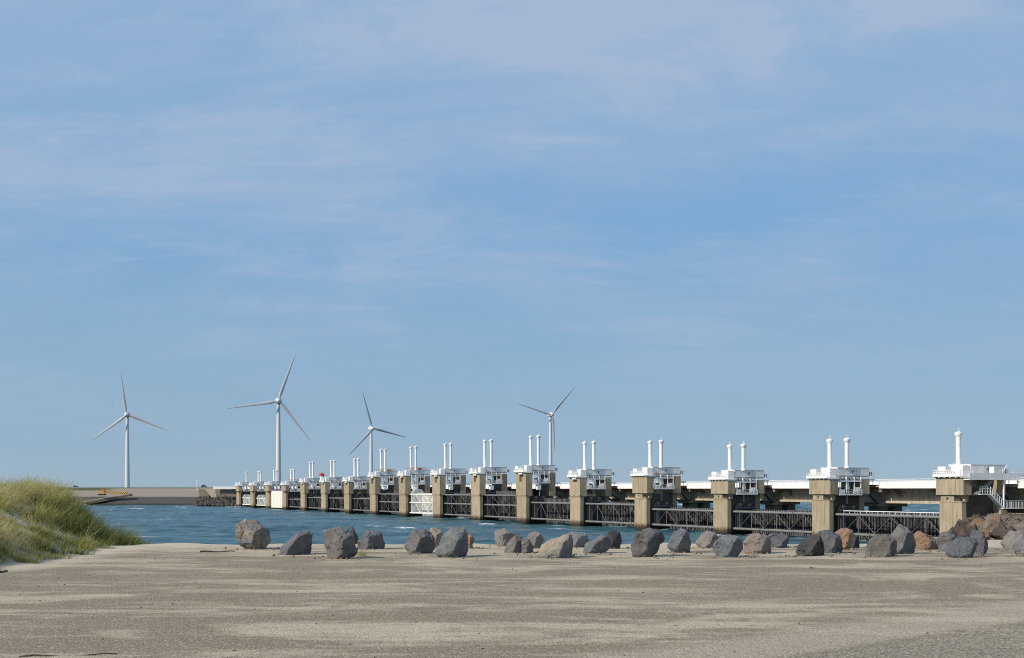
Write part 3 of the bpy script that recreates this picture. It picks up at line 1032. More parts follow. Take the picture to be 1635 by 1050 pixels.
# ------------------------------------------------------------------ wind turbines
def turbine(x, hub_y, D, R_, angs, yaw, lab):
    hub = at_depth(x, hub_y, D)
    root = empty('wind_turbine', (hub.x, hub.y, 8), yaw)
    tag(root, lab, 'wind turbine', 'wind turbines behind the barrier')
    h = hub.z - 8
    MB().lathe([(2.6, 0), (2.35, h * .25), (1.95, h * .6), (1.5, h - 1.9)], (0, 0), 24).build('tower', M['tower_white'], root, True)
    n = MB()
    prof = [(-3.6, 1.6), (-3.0, 2.6), (-1, 3.1), (2, 2.9), (5.2, 2.0), (7.4, .7)]
    k = 12
    for y, r in prof:
        for j in range(k):
            a = 2 * math.pi * j / k
            n.v.append((r * math.copysign(abs(math.cos(a)) ** .9, math.cos(a)), y, h + r * math.copysign(abs(math.sin(a)) ** .9, math.sin(a))))
    for a in range(len(prof) - 1):
        for j in range(k):
            n.f.append((a * k + j, a * k + (j + 1) % k, (a + 1) * k + (j + 1) % k, (a + 1) * k + j))
    n.f += [tuple(range(k - 1, -1, -1)), tuple((len(prof) - 1) * k + j for j in range(k))]
    n.build('nacelle', M['tower_white'], root, True)
    hb = MB()
    prof = [(-6.9, .15), (-6.6, 1.1), (-5.8, 2.0), (-4.6, 2.5), (-3.62, 2.5)]
    for y, r in prof:
        for j in range(k):
            a = 2 * math.pi * j / k
            hb.v.append((r * math.cos(a), y, h + r * math.sin(a)))
    for a in range(len(prof) - 1):
        for j in range(k):
            hb.f.append((a * k + j, a * k + (j + 1) % k, (a + 1) * k + (j + 1) % k, (a + 1) * k + j))
    hb.f += [tuple(range(k - 1, -1, -1)), tuple((len(prof) - 1) * k + j for j in range(k))]
    hb.build('hub', M['tower_white'], root, True)
    for ang in angs:
        b = MB()
        st = [(0.8, .95, .95, 0), (2.5, 1.0, .9, .1), (7, 2.1, .55, .35), (11, 1.95, .42, .3), (20, 1.5, .3, .18), (30, 1.1, .2, .08), (40, .7, .12, .02), (R_ - .6, .38, .07, 0), (R_, .12, .04, 0)]
        kk = 10
        for (r, cw, th, tw) in st:
            for j in range(kk):
                a = 2 * math.pi * j / kk
                cx_ = cw * math.cos(a) * .72 - cw * .2; cy_ = th * math.sin(a)
                w = tw * .5 if r > 3 else 0
                xx = cx_ * math.cos(w) - cy_ * math.sin(w); yy_ = cx_ * math.sin(w) + cy_ * math.cos(w)
                b.v.append((xx, yy_, r))
        for s_ in range(len(st) - 1):
            for j in range(kk):
                b.f.append((s_ * kk + j, s_ * kk + (j + 1) % kk, (s_ + 1) * kk + (j + 1) % kk, (s_ + 1) * kk + j))
        b.f += [tuple(range(kk - 1, -1, -1)), tuple((len(st) - 1) * kk + j for j in range(kk))]
        o = b.build('blade', M['blade'], root, True)
        o.location = (0, -4.9, h)
        o.rotation_euler = (0, R(90 - ang), 0)
    return root


turbine(203.3, 662, 1286, 45, (97.8, 217.8, 337.8), R(10), 'leftmost wind turbine, standing alone above the far dike')
turbine(444.6, 640, 1125, 46, (70.5, 189.5, 308), R(12), 'tallest wind turbine, behind the left end of the barrier')
turbine(592.5, 684, 1450, 42.5, (106.5, 227, 347), R(28), 'smallest wind turbine, between the tallest and the rightmost ones')
turbine(879, 662, 1450, 44, (49, 164.5, 274.5), R(20), 'rightmost wind turbine with one blade behind its tower')

# ------------------------------------------------------------------ boulders
def boulder_mesh(outline, hw, hh, depth, seed, ridge=None, rough=1.0):
    """convex rock cut from a block: outline in the x-z plane (x -1..1, z 0..1), real depth, faceted front"""
    rr = random.Random(seed)
    bm = bmesh.new()
    bmesh.ops.create_cube(bm, size=1.0)
    for v in bm.verts:
        v.co = Vector((v.co.x * hw * 2.4, v.co.y * depth * 2, (v.co.z + .5) * hh * 1.2 - .1 * hh))

    def cut(co, no):
        r = bmesh.ops.bisect_plane(bm, geom=bm.verts[:] + bm.edges[:] + bm.faces[:], plane_co=co, plane_no=no, clear_outer=True, dist=1e-5)
        ed = [g for g in r['geom_cut'] if isinstance(g, bmesh.types.BMEdge)]
        if ed:
            bmesh.ops.contextual_create(bm, geom=ed)
    pts = [Vector((x * hw, 0, z * hh)) for x, z in outline]
    cen = sum(pts, Vector()) / len(pts)
    for a, b in zip(pts, pts[1:] + pts[:1]):
        e = b - a
        n = Vector((e.z, 0, -e.x))
        if n.length < 1e-6:
            continue
        n.normalize()
        if n.dot(a - cen) < 0:
            n = -n
        yo = rr.uniform(-.25, .25) * depth
        for s in (-1, 1):
            k = rr.uniform(.15, .42) if n.x > .25 else rr.uniform(.25, .85)
            if n.z < -.9:
                k = .1
            cut(a + Vector((0, yo, 0)), (n + Vector((0, s * k, 0))).normalized())
    # facets on the face we see and behind
    rx = (ridge - .12 if ridge is not None else rr.uniform(-.1, .4)) * hw
    tilt = rr.uniform(-.25, .25)
    front = Vector((rx, -depth * .95, hh * .45))
    dr = hw * .99 - rx; dl = hw * .99 + rx
    cut(front, Vector((-.95 * depth, -dl, .18 * dl + tilt * .3)).normalized())
    cut(front, Vector((1.12 * depth, -dr, (-.34 - tilt * .4) * dr)).normalized())
    cut(Vector((rx * .5, -depth * .8, hh * .75)), Vector((rr.uniform(-.25, .25), -.62, .72)).normalized())
    cut(Vector((rr.uniform(-.3, .3) * hw, -depth * .8, hh * .2)), Vector((rr.uniform(-.4, .4), -.75, -.6)).normalized())
    for _ in range(9):
        d = Vector((rr.uniform(-1, 1), rr.uniform(-1, 1), rr.uniform(-.3, .8))).normalized()
        sup = max((v.co - cen).dot(d) for v in bm.verts)
        cut(cen + d * sup * rr.uniform(.86, .95), d)
    bmesh.ops.remove_doubles(bm, verts=bm.verts[:], dist=.004)
    bmesh.ops.dissolve_degenerate(bm, edges=bm.edges[:], dist=.004)
    try:
        bmesh.ops.bevel(bm, geom=bm.edges[:], offset=.022, segments=1, affect='EDGES', clamp_overlap=True)
    except Exception:
        pass
    bmesh.ops.triangulate(bm, faces=bm.faces[:])
    lim = max(hw, hh) * .06
    for _ in range(6):
        le = [e for e in bm.edges if e.calc_length() > lim]
        if not le or len(bm.faces) > 7000:
            break
        bmesh.ops.subdivide_edges(bm, edges=le, cuts=1)
        bmesh.ops.triangulate(bm, faces=[f for f in bm.faces if len(f.verts) > 3])
    bmesh.ops.recalc_face_normals(bm, faces=bm.faces[:])
    bm.normal_update()
    off = Vector((seed * 1.37, seed * .71, seed * 2.13))
    sc = max(hw, hh)
    for v in bm.verts:
        p = v.co / sc
        d = mnoise.fractal(p * 2.2 + off, 1.0, 2.0, 3) * .045 + mnoise.fractal(p * 7 + off, .9, 2.0, 4) * .022
        d -= max(0, mnoise.noise(p * 1.7 + off * 2) - .25) * .16
        r = mnoise.ridged_multi_fractal(p * 3.0 + off, .9, 2.1, 3, 1.0, 2.0) - 1.2
        d += r * .010
        for fr, am in ((2.6, .20), (6.5, .20)):
            q = p * fr + off
            pt = mnoise.voronoi(q)[1][0]
            d += (q - pt).dot(mnoise.noise_vector(pt * 5.3)) / fr * am
        v.co += v.normal * (d * sc * rough)
    me = bpy.data.meshes.new('boulder')
    bm.to_mesh(me)
    bm.free()
    me.shade_smooth()
    me.set_sharp_from_angle(angle=R(16))
    return me


def fit(me, w, h):
    """scale so that width and height are exact and the base is at 0"""
    n = len(me.vertices)
    co = np.empty(n * 3, np.float32); me.vertices.foreach_get('co', co); co = co.reshape(-1, 3)
    mn, mx = co.min(0), co.max(0)
    co[:, 0] = (co[:, 0] - (mn[0] + mx[0]) / 2) * w / (mx[0] - mn[0])
    co[:, 2] = (co[:, 2] - mn[2]) * h / (mx[2] - mn[2])
    me.vertices.foreach_set('co', co.ravel()); me.update()


SLATE = (0.098, 0.106, 0.122); SLATE2 = (0.142, 0.147, 0.154)
MAUVE = (0.121, 0.116, 0.117); MAUVE2 = (0.174, 0.166, 0.168)
DARK = (0.032, 0.032, 0.034); DARK2 = (0.071, 0.070, 0.069)
BLUE = (0.106, 0.116, 0.123); BLUE2 = (0.164, 0.174, 0.174)
TAN = (0.30, 0.25, 0.19); PINK = (0.215, 0.172, 0.150); ORNG = (0.25, 0.155, 0.098)
BROWN = (0.107, 0.102, 0.098); BROWN2 = (0.158, 0.152, 0.145); PALE = (0.205, 0.192, 0.180)

ROUND = [(-.75, 0), (.7, 0), (1, .35), (.92, .75), (.5, 1), (-.35, 1), (-.9, .72), (-1, .3)]
BL = [  # left, right, top, bottom pixel, outline, c1, c2, amount, ridge, lichen, label
    (376, 432, 828, 877, [(-.55, .1), (-.25, 0), (.75, 0), (1, .3), (.95, .62), (.4, .92), (-.35, 1), (-.85, .85), (-1, .5), (-.8, .25)], SLATE, TAN, .45, .35, .3, 'leftmost boulder, cream upper left half over grey'),
    (446, 499, 845, 886, [(-1, .0), (.85, 0), (1, .35), (.95, .85), (.7, 1), (.3, .98), (-.4, .72), (-1, .32)], SLATE, SLATE2, .3, -.1, 0, 'slate grey boulder with slanting left shoulder, second from the left'),
    (517, 571, 840, 892, [(-.85, .12), (-.45, 0), (.55, 0), (.95, .15), (1, .4), (.6, .85), (.1, 1), (-.85, .97), (-1, .6)], BROWN, BROWN2, .5, .25, .15, 'blocky grey brown boulder with a green tuft at its foot'),
    (552, 574, 839, 866, [(-1, 0), (.8, 0), (1, .3), (.5, .7), (-.2, 1), (-1, .9)], SLATE, DARK, .5, .2, 0, 'dark boulder peeking out behind the blocky grey brown one'),
    (570, 614, 846, 877, [(-.9, 0), (.9, 0), (1, .35), (.8, .85), (.2, 1), (-.5, .95), (-1, .35)], SLATE, SLATE2, .4, .0, .1, 'grey boulder at the water edge right of the green tuft'),
    (646, 695, 844, 885, [(-.65, 0), (.65, 0), (.98, .3), (.9, .7), (.35, 1), (-.4, 1), (-.95, .6), (-1, .3)], MAUVE, MAUVE2, .55, .1, 0, 'round mauve boulder with a very dark right side'),
    (680, 707, 842, 873, [(-.9, 0), (.3, 0), (.7, .5), (1, 1), (-.6, .98), (-1, .5)], PINK, TAN, .5, .3, .3, 'pinkish triangular boulder between the mauve and the blue grey one'),
    (695, 748, 840, 890, [(-.8, .05), (-.5, 0), (.8, 0), (.98, .4), (1, .9), (.55, 1), (-.25, .95), (-1, .25)], BLUE, BLUE2, .5, .35, 0, 'large blue grey boulder with steep ribbed right face'),
    (741, 758, 850, 876, [(-1, 0), (.8, 0), (1, .6), (.2, 1), (-1, .95)], PINK, ORNG, .5, .3, 0, 'small orange pink boulder behind the large blue grey one'),
    (789, 826, 843, 872, [(-.7, 0), (.6, 0), (1, .5), (.7, .75), (-.1, 1), (-.8, .9), (-1, .55)], MAUVE2, PALE, .5, .0, 0, 'pale pinkish grey boulder at the back, left of the middle'),
    (805, 839, 853, 884, [(-1, 0), (.9, 0), (1, .4), (.3, 1), (-.35, .85), (-1, .3)], BROWN2, MAUVE, .4, .1, 0, 'low greyish boulder with purple streak in front of the pale one'),
    (826, 853, 857, 884, [(-1, 0), (.7, 0), (1, .45), (.4, .95), (-.5, 1), (-1, .6)], MAUVE, BROWN2, .4, .3, .2, 'small mauve boulder leaning on the purple-streaked one'),
    (839, 869, 848, 875, [(-.4, 0), (.5, 0), (1, .5), (.6, .95), (-.5, 1), (-1, .55)], MAUVE2, PINK, .5, .2, 0, 'pink grey boulder behind the long beige and dark one'),
    (858, 915, 852, 890, [(-1, .12), (-.4, 0), (.95, 0), (1, .6), (.9, .98), (.55, .9), (-.2, .8), (-.75, .5)], BLUE2, TAN, .5, .45, .3, 'long wedge boulder, beige patch left and dark right end'),
    (900, 941, 848, 873, [(-.6, 0), (.5, 0), (1, .45), (.6, .85), (-.2, 1), (-.8, .9), (-1, .4)], SLATE2, BLUE2, .5, .1, 0, 'light grey boulder behind the long wedge boulder'),
    (930, 977, 853, 884, [(-1, .08), (-.4, 0), (.6, 0), (1, .35), (.95, .8), (.6, 1), (-.3, .7), (-.9, .4)], SLATE2, SLATE, .4, -.35, 0, 'low grey boulder rising to the right, beside a dark one'),
    (970, 993, 847, 876, [(-.9, 0), (.8, 0), (1, .35), (.7, .9), (0, 1), (-.7, .95), (-1, .4)], DARK, DARK2, .4, -.2, 0, 'small very dark boulder behind the low grey one'),
    (1007, 1061, 842, 889, [(-.75, .08), (-.3, 0), (.3, 0), (.75, .3), (1, .65), (.7, .92), (.2, 1), (-.4, .85), (-1, .45)], MAUVE, DARK2, .5, .2, 0, 'tall mauve boulder with dark overhanging right side'),
    (1065, 1104, 843, 883, [(-.6, .12), (-.1, 0), (.9, 0), (1, .6), (.7, .92), (.2, 1), (-.6, .8), (-1, .35)], SLATE, BLUE2, .5, .0, .1, 'upright slate boulder with pale left edge, right of tall mauve one'),
    (1111, 1150, 847, 874, [(-.7, 0), (.9, 0), (1, .4), (.5, .9), (-.1, 1), (-.7, .7), (-1, .35)], BROWN2, PALE, .5, .2, 0, 'beige grey boulder in front of a pier foot'),
    (1138, 1187, 853, 889, [(-.75, .1), (-.4, 0), (.6, 0), (1, .4), (.9, .85), (.5, 1), (-.4, 1), (-.95, .65), (-1, .4)], SLATE, BLUE2, .5, .2, 0, 'smooth round grey boulder in front of the beige grey one'),
    (1187, 1233, 850, 884, [(-.8, .1), (-.3, 0), (.9, 0), (1, .35), (.7, .85), (.1, 1), (-.5, .9), (-1, .5)], MAUVE2, PINK, .55, .25, 0, 'pinkish mauve boulder with brown lower front'),
    (1225, 1261, 850, 875, [(-.8, 0), (.7, 0), (1, .4), (.8, .9), (0, 1), (-1, .9)], SLATE, MAUVE, .5, .3, 0, 'grey boulder half hidden behind the pinkish mauve one'),
    (1271, 1318, 852, 888, [(-.95, .12), (-.5, 0), (.9, 0), (1, .4), (.75, .8), (.35, 1), (-.3, .85), (-1, .4)], DARK2, DARK, .45, -.05, 0, 'dark boulder with grey left slope and black right face'),
    (1300, 1347, 845, 884, [(-1, 0), (.9, 0), (1, .35), (.6, .8), (0, 1), (-.7, .98), (-1, .7)], SLATE, MAUVE, .4, .25, .1, 'dome shaped grey boulder behind the black-faced one'),
    (1331, 1361, 842, 877, [(-1, .2), (.1, 0), (.8, 0), (1, .5), (.8, .85), (0, 1), (-.9, .8)], PINK, ORNG, .45, .4, 0, 'orange pink boulder with a pale angular face'),
    (1352, 1373, 850, 874, [(-1, 0), (.8, 0), (1, .3), (.6, .8), (-.4, 1), (-1, .7)], SLATE, DARK, .5, .1, 0, 'small dark grey boulder right of the orange pink one'),
    (1382, 1433, 852, 889, [(-.9, .15), (-.2, .02), (.6, 0), (1, .3), (.95, .6), (.5, .95), (-.5, 1), (-1, .65)], BROWN, BROWN2, .5, .45, .2, 'coarse grey brown boulder with pitted front'),
    (1418, 1464, 836, 885, [(-.8, 0), (.9, 0), (1, .4), (.8, .75), (.35, .85), (-.1, 1), (-.6, .75), (-1, .5)], BLUE, MAUVE2, .55, .1, 0, 'tall blue grey boulder with purplish peak'),
    (1452, 1503, 847, 877, [(-1, 0), (.9, 0), (1, .35), (.4, .7), (-.3, 1), (-1, .9)], BROWN, ORNG, .55, .2, 0, 'rusty orange and brown boulder at the edge of the rock pile'),
    (1494, 1529, 846, 880, [(-.7, .1), (0, 0), (.8, .1), (1, .5), (.6, .9), (0, 1), (-.7, .85), (-1, .5)], MAUVE, SLATE2, .5, .35, .1, 'mauve grey rounded boulder in front of the rightmost pier'),
    (1511, 1561, 856, 891, [(-1, .3), (-.5, .02), (.55, 0), (.85, .3), (1, .7), (.7, 1), (-.3, .98), (-.95, .75)], BLUE, SLATE, .5, .5, 0, 'dark blue slate boulder in front of the rock pile'),
    (1545, 1579, 846, 885, [(-1, 0), (.6, 0), (1, .3), (.8, .7), (.2, .9), (-.6, 1), (-1, .6)], MAUVE, SLATE, .5, .4, 0, 'mauve boulder just right of the dark blue slate one'),
    (1598, 1648, 846, 877, [(-.8, .15), (-.2, 0), (.9, 0), (1, .6), (.5, .95), (-.5, 1), (-1, .5)], MAUVE2, PALE, .5, .2, .1, 'light mauve boulder near the right picture edge'),
    (1617, 1668, 857, 889, [(-.85, .25), (-.6, 0), (.9, 0), (1, .6), (.5, 1), (-.5, .95), (-1, .6)], PALE, SLATE2, .5, .3, 0, 'pale grey boulder cut by the right picture edge'),
]
for k, (xl, xr, yt, yb, ol, c1, c2, amt, ridge, lich, lab) in enumerate(BL):
    Yf = FPX * 1.65 / (yb - 781.0)
    w0 = (xr - xl) / FPX * Yf
    dep = w0 * .42
    Yc = Yf + dep * .75
    w = (xr - xl) / FPX * Yc
    zc = float(terrain_z(np.array([(xl + xr - 1635) / 2 / FPX * Yc]), np.array([Yc]))[0])
    h = EYE - (yt - 781.0) * Yc / FPX - (zc - .08)
    me = boulder_mesh(ol, w / 2, h, dep, 40 + k, ridge)
    fit(me, w * 1.01, h)
    me.materials.append(rock_mat('boulder_stone', c1, c2, 3 + k * 1.7, amt, lich))
    o = bpy.data.objects.new('boulder', me)
    C.objects.link(o)
    o.location = ((xl + xr - 1635) / 2 / FPX * Yc, Yc, zc - .08)
    tag(o, lab, 'boulder', 'boulders along the edge of the gravel lot')

# ------------------------------------------------------------------ riprap at the right
rip_m = [rock_mat('riprap_stone', a, b, 90 + j * 5.3, .5, .25, (0.30, 0.26, 0.18)) for j, (a, b) in enumerate([((0.130, 0.106, 0.086), (0.20, 0.165, 0.135)), ((0.10, 0.085, 0.072), (0.17, 0.142, 0.12)), ((0.145, 0.110, 0.085), (0.11, 0.09, 0.075)), ((0.165, 0.100, 0.060), (0.22, 0.14, 0.09)), ((0.16, 0.13, 0.10), (0.23, 0.195, 0.155))])]
rip_me = []
for j in range(10):
    rr = random.Random(500 + j)
    ol = [(x * rr.uniform(.82, 1), z * rr.uniform(.85, 1)) for x, z in ROUND]
    me = boulder_mesh(ol, .5, .62, .42, 300 + j, None, 1.2)
    fit(me, 1.0, .68)
    me.materials.append(rip_m[j % 5])
    rip_me.append(me)
rr = random.Random(77)
placed = []
tries = 0
while len(placed) < 200 and tries < 9000:
    tries += 1
    Y = rr.uniform(41, 96)
    X = 16.0 + (Y - 41) * .408 + rr.uniform(-.9, 1.0) + rr.random() ** 1.3 * (6.5 + Y * .09)
    if X / Y > .425:
        continue
    sz = rr.uniform(.5, 1.0) * (.8 + Y / 260)
    if any((X - a) ** 2 + ((Y - b) * .8) ** 2 < (.42 * (sz + c)) ** 2 for a, b, c in placed):
        continue
    placed.append((X, Y, sz))
    me = rip_me[rr.choice([0, 0, 1, 1, 2, 4, 5, 5, 6, 7, 3, 9])]
    o = bpy.data.objects.new('riprap_rock', me)
    C.objects.link(o)
    rise = .2 + .25 * sm(44, 55, np.array([Y]))[0]
    zt = min(float(terrain_z(np.array([X]), np.array([Y]))[0]), GZ)
    o.location = (X, Y, min(zt - .2 * sz + rise * rr.uniform(.1, .8), EYE - (.0205 + .002 * rr.random()) * Y - .62 * sz))
    o.scale = (sz, sz * rr.uniform(.8, 1.1), sz * rr.uniform(.8, 1.1))
    o.rotation_euler = (rr.uniform(-.35, .35), rr.uniform(-.35, .35), rr.uniform(0, 6.28))
    tone = {3: 'rusty orange', 4: 'pale grey brown', 2: 'reddish brown', 1: 'dark brown', 0: 'brown'}[rip_me.index(me) % 5]
    tag(o, tone + (' riprap rock near the lot edge below the rightmost pier' if Y < 56 else ' riprap rock high on the heap beside the rightmost pier'), 'rock', 'riprap rocks below the rightmost pier')
# rubble between them that nobody could count
rub = MB()
for _ in range(2600):
    Y = rr.uniform(40.5, 110)
    X = 14.2 + (Y - 41) * .405 + rr.uniform(-2.2, 14)
    z = min(float(terrain_z(np.array([X]), np.array([Y]))[0]), GZ) + .12
    q = rr.uniform(.12, .34)
    c = Vector((X, Y, z))
    pts = [c + Vector((rr.uniform(-1, 1), rr.uniform(-1, 1), rr.uniform(-.8, .9))).normalized() * q * rr.uniform(.8, 1.2) for _ in range(6)]
    ax = [Vector((1, 0, 0)), Vector((0, 1, 0)), Vector((-1, 0, 0)), Vector((0, -1, 0)), Vector((0, 0, 1)), Vector((0, 0, -1))]
    n = len(rub.v)
    rub.v += [tuple(c + a * q * rr.uniform(.7, 1.3) + Vector((rr.uniform(-.3, .3), rr.uniform(-.3, .3), rr.uniform(-.3, .3))) * q) for a in ax]
    rub.f += [tuple(n + i for i in t3) for t3 in ((0, 1, 4), (1, 2, 4), (2, 3, 4), (3, 0, 4), (1, 0, 5), (2, 1, 5), (3, 2, 5), (0, 3, 5))]
ro = rub.build('rubble', rock_mat('rubble_stone', (0.05, 0.04, 0.033), (0.09, 0.072, 0.058), 4.4))
tag(ro, 'small brown rubble filling the gaps between the riprap rocks', 'rubble', kind='stuff')

# ------------------------------------------------------------------ dune grass
def grass_mat():
    t = NT('marram_grass')
    at = t.n('ShaderNodeAttribute', attribute_name='tint')
    col = t.mix(t.ramp(at.outputs['Fac'], .0, .5), (0.10, 0.135, 0.032), (0.37, 0.36, 0.10))
    col = t.mix(t.ramp(at.outputs['Fac'], .45, 1.0), col, (0.68, 0.58, 0.32))
    m = t.done(col, .7, spec=.25)
    tr = t.n('ShaderNodeBsdfTranslucent')
    t.link(col, tr.inputs['Color'])
    mx = t.n('ShaderNodeMixShader'); mx.inputs[0].default_value = .38
    out = t.t.nodes['Material Output']
    t.link(t.b.outputs[0], mx.inputs[1]); t.link(tr.outputs[0], mx.inputs[2]); t.link(mx.outputs[0], out.inputs['Surface'])
    return m


def make_grass(name, X, Y, length, lean, tint, width, mat, seg=3, la=None):
    n = len(X)
    r = np.random.default_rng(5)
    Zb = terrain_z(X, Y) - .03
    ang = r.uniform(0, 2 * np.pi, n)
    wx, wy = np.cos(ang), np.sin(ang)
    la = r.normal(0.15, .9, n) if la is None else la
    lx, ly = np.cos(la) * lean, np.sin(la) * lean
    V = np.zeros((n, (seg + 1) * 2, 3)); T = np.zeros((n, (seg + 1) * 2))
    for s in range(seg + 1):
        q = s / seg
        cx_ = X + lx * length * q ** 1.9
        cy_ = Y + ly * length * q ** 1.9
        cz_ = Zb + length * (q - .38 * lean * q ** 2.2)
        hw = width * (1 - q * .88) * .5
        V[:, 2 * s] = np.stack([cx_ - wx * hw, cy_ - wy * hw, cz_], -1)
        V[:, 2 * s + 1] = np.stack([cx_ + wx * hw, cy_ + wy * hw, cz_], -1)
        T[:, 2 * s] = T[:, 2 * s + 1] = np.clip(tint, 0, 1)
    k = (seg + 1) * 2
    base = (np.arange(n) * k)[:, None]
    q = np.concatenate([base + np.array([[2 * s, 2 * s + 1, 2 * s + 3, 2 * s + 2]]) for s in range(seg)], 1).reshape(-1, 4)
    me = bpy.data.meshes.new(name)
    me.vertices.add(n * k); me.vertices.foreach_set('co', V.astype(np.float32).ravel())
    me.loops.add(q.size); me.loops.foreach_set('vertex_index', q.astype(np.int32).ravel())
    me.polygons.add(len(q)); me.polygons.foreach_set('loop_start', np.arange(0, q.size, 4, dtype=np.int32))
    me.update()
    a = me.attributes.new('tint', 'FLOAT', 'POINT'); a.data.foreach_set('value', T.astype(np.float32).ravel())
    me.materials.append(mat)
    o = bpy.data.objects.new(name, me)
    C.objects.link(o)
    return o


gm = grass_mat()
gr = np.random.default_rng(19)
# tufts first, blades round them
nt = 5200
TX = gr.uniform(-18.5, -10.2, nt); TY = gr.uniform(21, 42.5, nt)
s = dune_s(TX, TY)
sandy = np.exp(-(((TX + 13.5) / .5) ** 2 + ((TY - 33.0) / .9) ** 2)) + np.exp(-(((TX + 12.45) / .35) ** 2 + ((TY - 35.2) / 1.0) ** 2))
dens = sm(-.2, .4, s + .45 * vnoise(TX * 1.1, TY * 1.1, 81, 3)) * (1 - np.clip(sandy * 1.6, 0, 1)) * (.42 + .58 * sm(-.5, .3, vnoise(TX * .8, TY * .8, 83, 3)))
keep = gr.uniform(0, 1, nt) < dens
TX, TY = TX[keep], TY[keep]
n = len(TX)
nb_ = 44
OX = gr.normal(0, .075, n * nb_); OY = gr.normal(0, .075, n * nb_)
BX = np.repeat(TX, nb_) + OX; BY = np.repeat(TY, nb_) + OY
tl_ = .37 + .26 * vnoise(TX * 1.3, TY * 1.3, 85, 2) + gr.normal(0, .10, n)
tl_ *= .55 + .45 * sm(.1, 1.0, dune_s(TX, TY))
tl_ *= .85 + .5 * sm(33, 37.5, TY)
ln_ = np.repeat(np.clip(tl_, .13, .8), nb_) * gr.uniform(.55, 1.2, n * nb_)
tt_ = .42 + .62 * vnoise(TX * .55 + 4, TY * .55, 87, 3) + .40 * sm(32, 29.5, TY) * sm(.5, 1.2, dune_s(TX, TY)) - .30 * sm(.5, -.1, dune_s(TX, TY))
tt_ = tt_ + gr.normal(0, .16, n)
tin = np.repeat(tt_, nb_) + gr.normal(0, .12, n * nb_)
# blades splay out of their tuft and bow before the wind
la_ = np.arctan2(OY * 7 + gr.normal(0, .25, n * nb_), OX * 7 + .35 + gr.normal(0, .25, n * nb_))
stalk = gr.uniform(0, 1, n * nb_) < .05
ln_ = np.where(stalk, ln_ * 1.35, ln_); tin = np.where(stalk, .85, tin)
lean = np.clip(np.hypot(OX, OY) * 6 + .15 + gr.normal(0, .15, n * nb_), .05, 1.1)
go = make_grass('dune_grass', BX, BY, ln_, lean, tin, .0125, gm, 3, la_)
tag(go, 'green and straw coloured marram grass covering the dune at left', 'grass', kind='stuff')

# tuft at the foot of the third boulder
tp = ground_at(577, 888)
n = 70
o = make_grass('grass_tuft', tp.x + gr.normal(0, .06, n), tp.y + gr.normal(0, .05, n), gr.uniform(.14, .3, n), gr.uniform(.3, 1.0, n), gr.uniform(.2, .75, n), .014, gm)
tag(o, 'small yellowish green tuft beside the blocky grey brown boulder', 'plant')
tp = ground_at(1294, 908)
o = make_grass('weed', tp.x + gr.normal(0, .03, n), tp.y + gr.normal(0, .03, n), gr.uniform(.04, .09, n), gr.uniform(.3, 1.1, n), gr.uniform(0, .25, n), .014, gm)
tag(o, 'tiny dark weed growing alone on the gravel lot', 'plant')

# ------------------------------------------------------------------ small things on the lot
def stick(name, pa, pb, r, lab, cat):
    m = MB(); a, b = Vector(pa), Vector(pb)
    n = 7
    pts = [a.lerp(b, i / n) + Vector((0, .02 * math.sin(i * 2.1), r * .8 + .012 * math.sin(i * 1.3))) for i in range(n + 1)]
    for i in range(n):
        m.tube(pts[i], pts[i + 1], r * (1 - .06 * i), r * (1 - .06 * (i + 1)), k=8)
    return tag(m.build(name, M['drift'], None, True), lab, cat)


stick('driftwood', ground_at(319, 881.5), ground_at(375, 881), .022, 'thin dark driftwood stick lying near the leftmost boulder', 'stick')
stick('plank', ground_at(30, 1049.5), ground_at(187, 1045.5), .009, 'dark slender pole lying at the bottom left corner', 'stick')
stick('branch', ground_at(-4, 915), ground_at(11, 914), .03, 'short dark branch at the left edge below the dune', 'stick')

ls = MB(); rr = random.Random(31)
spots = []
for (xl, xr, yt, yb, *_r) in BL:
    Yf = FPX * 1.65 / (yb - 781.0)
    for _ in range(14):
        spots.append((rr.uniform(xl - 18, xr + 18 - 1) / 1.0, Yf + rr.gauss(0, .35), rr.uniform(.015, .05)))
for _ in range(220):
    Yf = 11.5 + 27 * rr.random() ** 1.3
    spots.append((rr.uniform(-60, 1700), Yf, rr.uniform(.008, .022)))
for xp, Yf, q in spots:
    X = (xp - 817.5) / FPX * Yf
    if X < -10.3 or Yf > 38.4:
        continue
    c = Vector((X, Yf, float(terrain_z(np.array([X]), np.array([Yf]))[0]) + q * .3))
    n = len(ls.v)
    for a in ((1, 0, 0), (0, 1, 0), (-1, 0, 0), (0, -1, 0), (0, 0, .7), (0, 0, -.7)):
        ls.v.append(tuple(c + Vector(a) * q * rr.uniform(.7, 1.3) + Vector((rr.uniform(-.3, .3), rr.uniform(-.3, .3), rr.uniform(-.2, .2))) * q))
    ls.f += [tuple(n + i for i in t3) for t3 in ((0, 1, 4), (1, 2, 4), (2, 3, 4), (3, 0, 4), (1, 0, 5), (2, 1, 5), (3, 2, 5), (0, 3, 5))]
tag(ls.build('loose_stones', rock_mat('loose_stone', (0.26, 0.22, 0.16), (0.17, 0.15, 0.12), 6.1)), 'loose small stones scattered over the gravel lot', 'stones', kind='stuff')

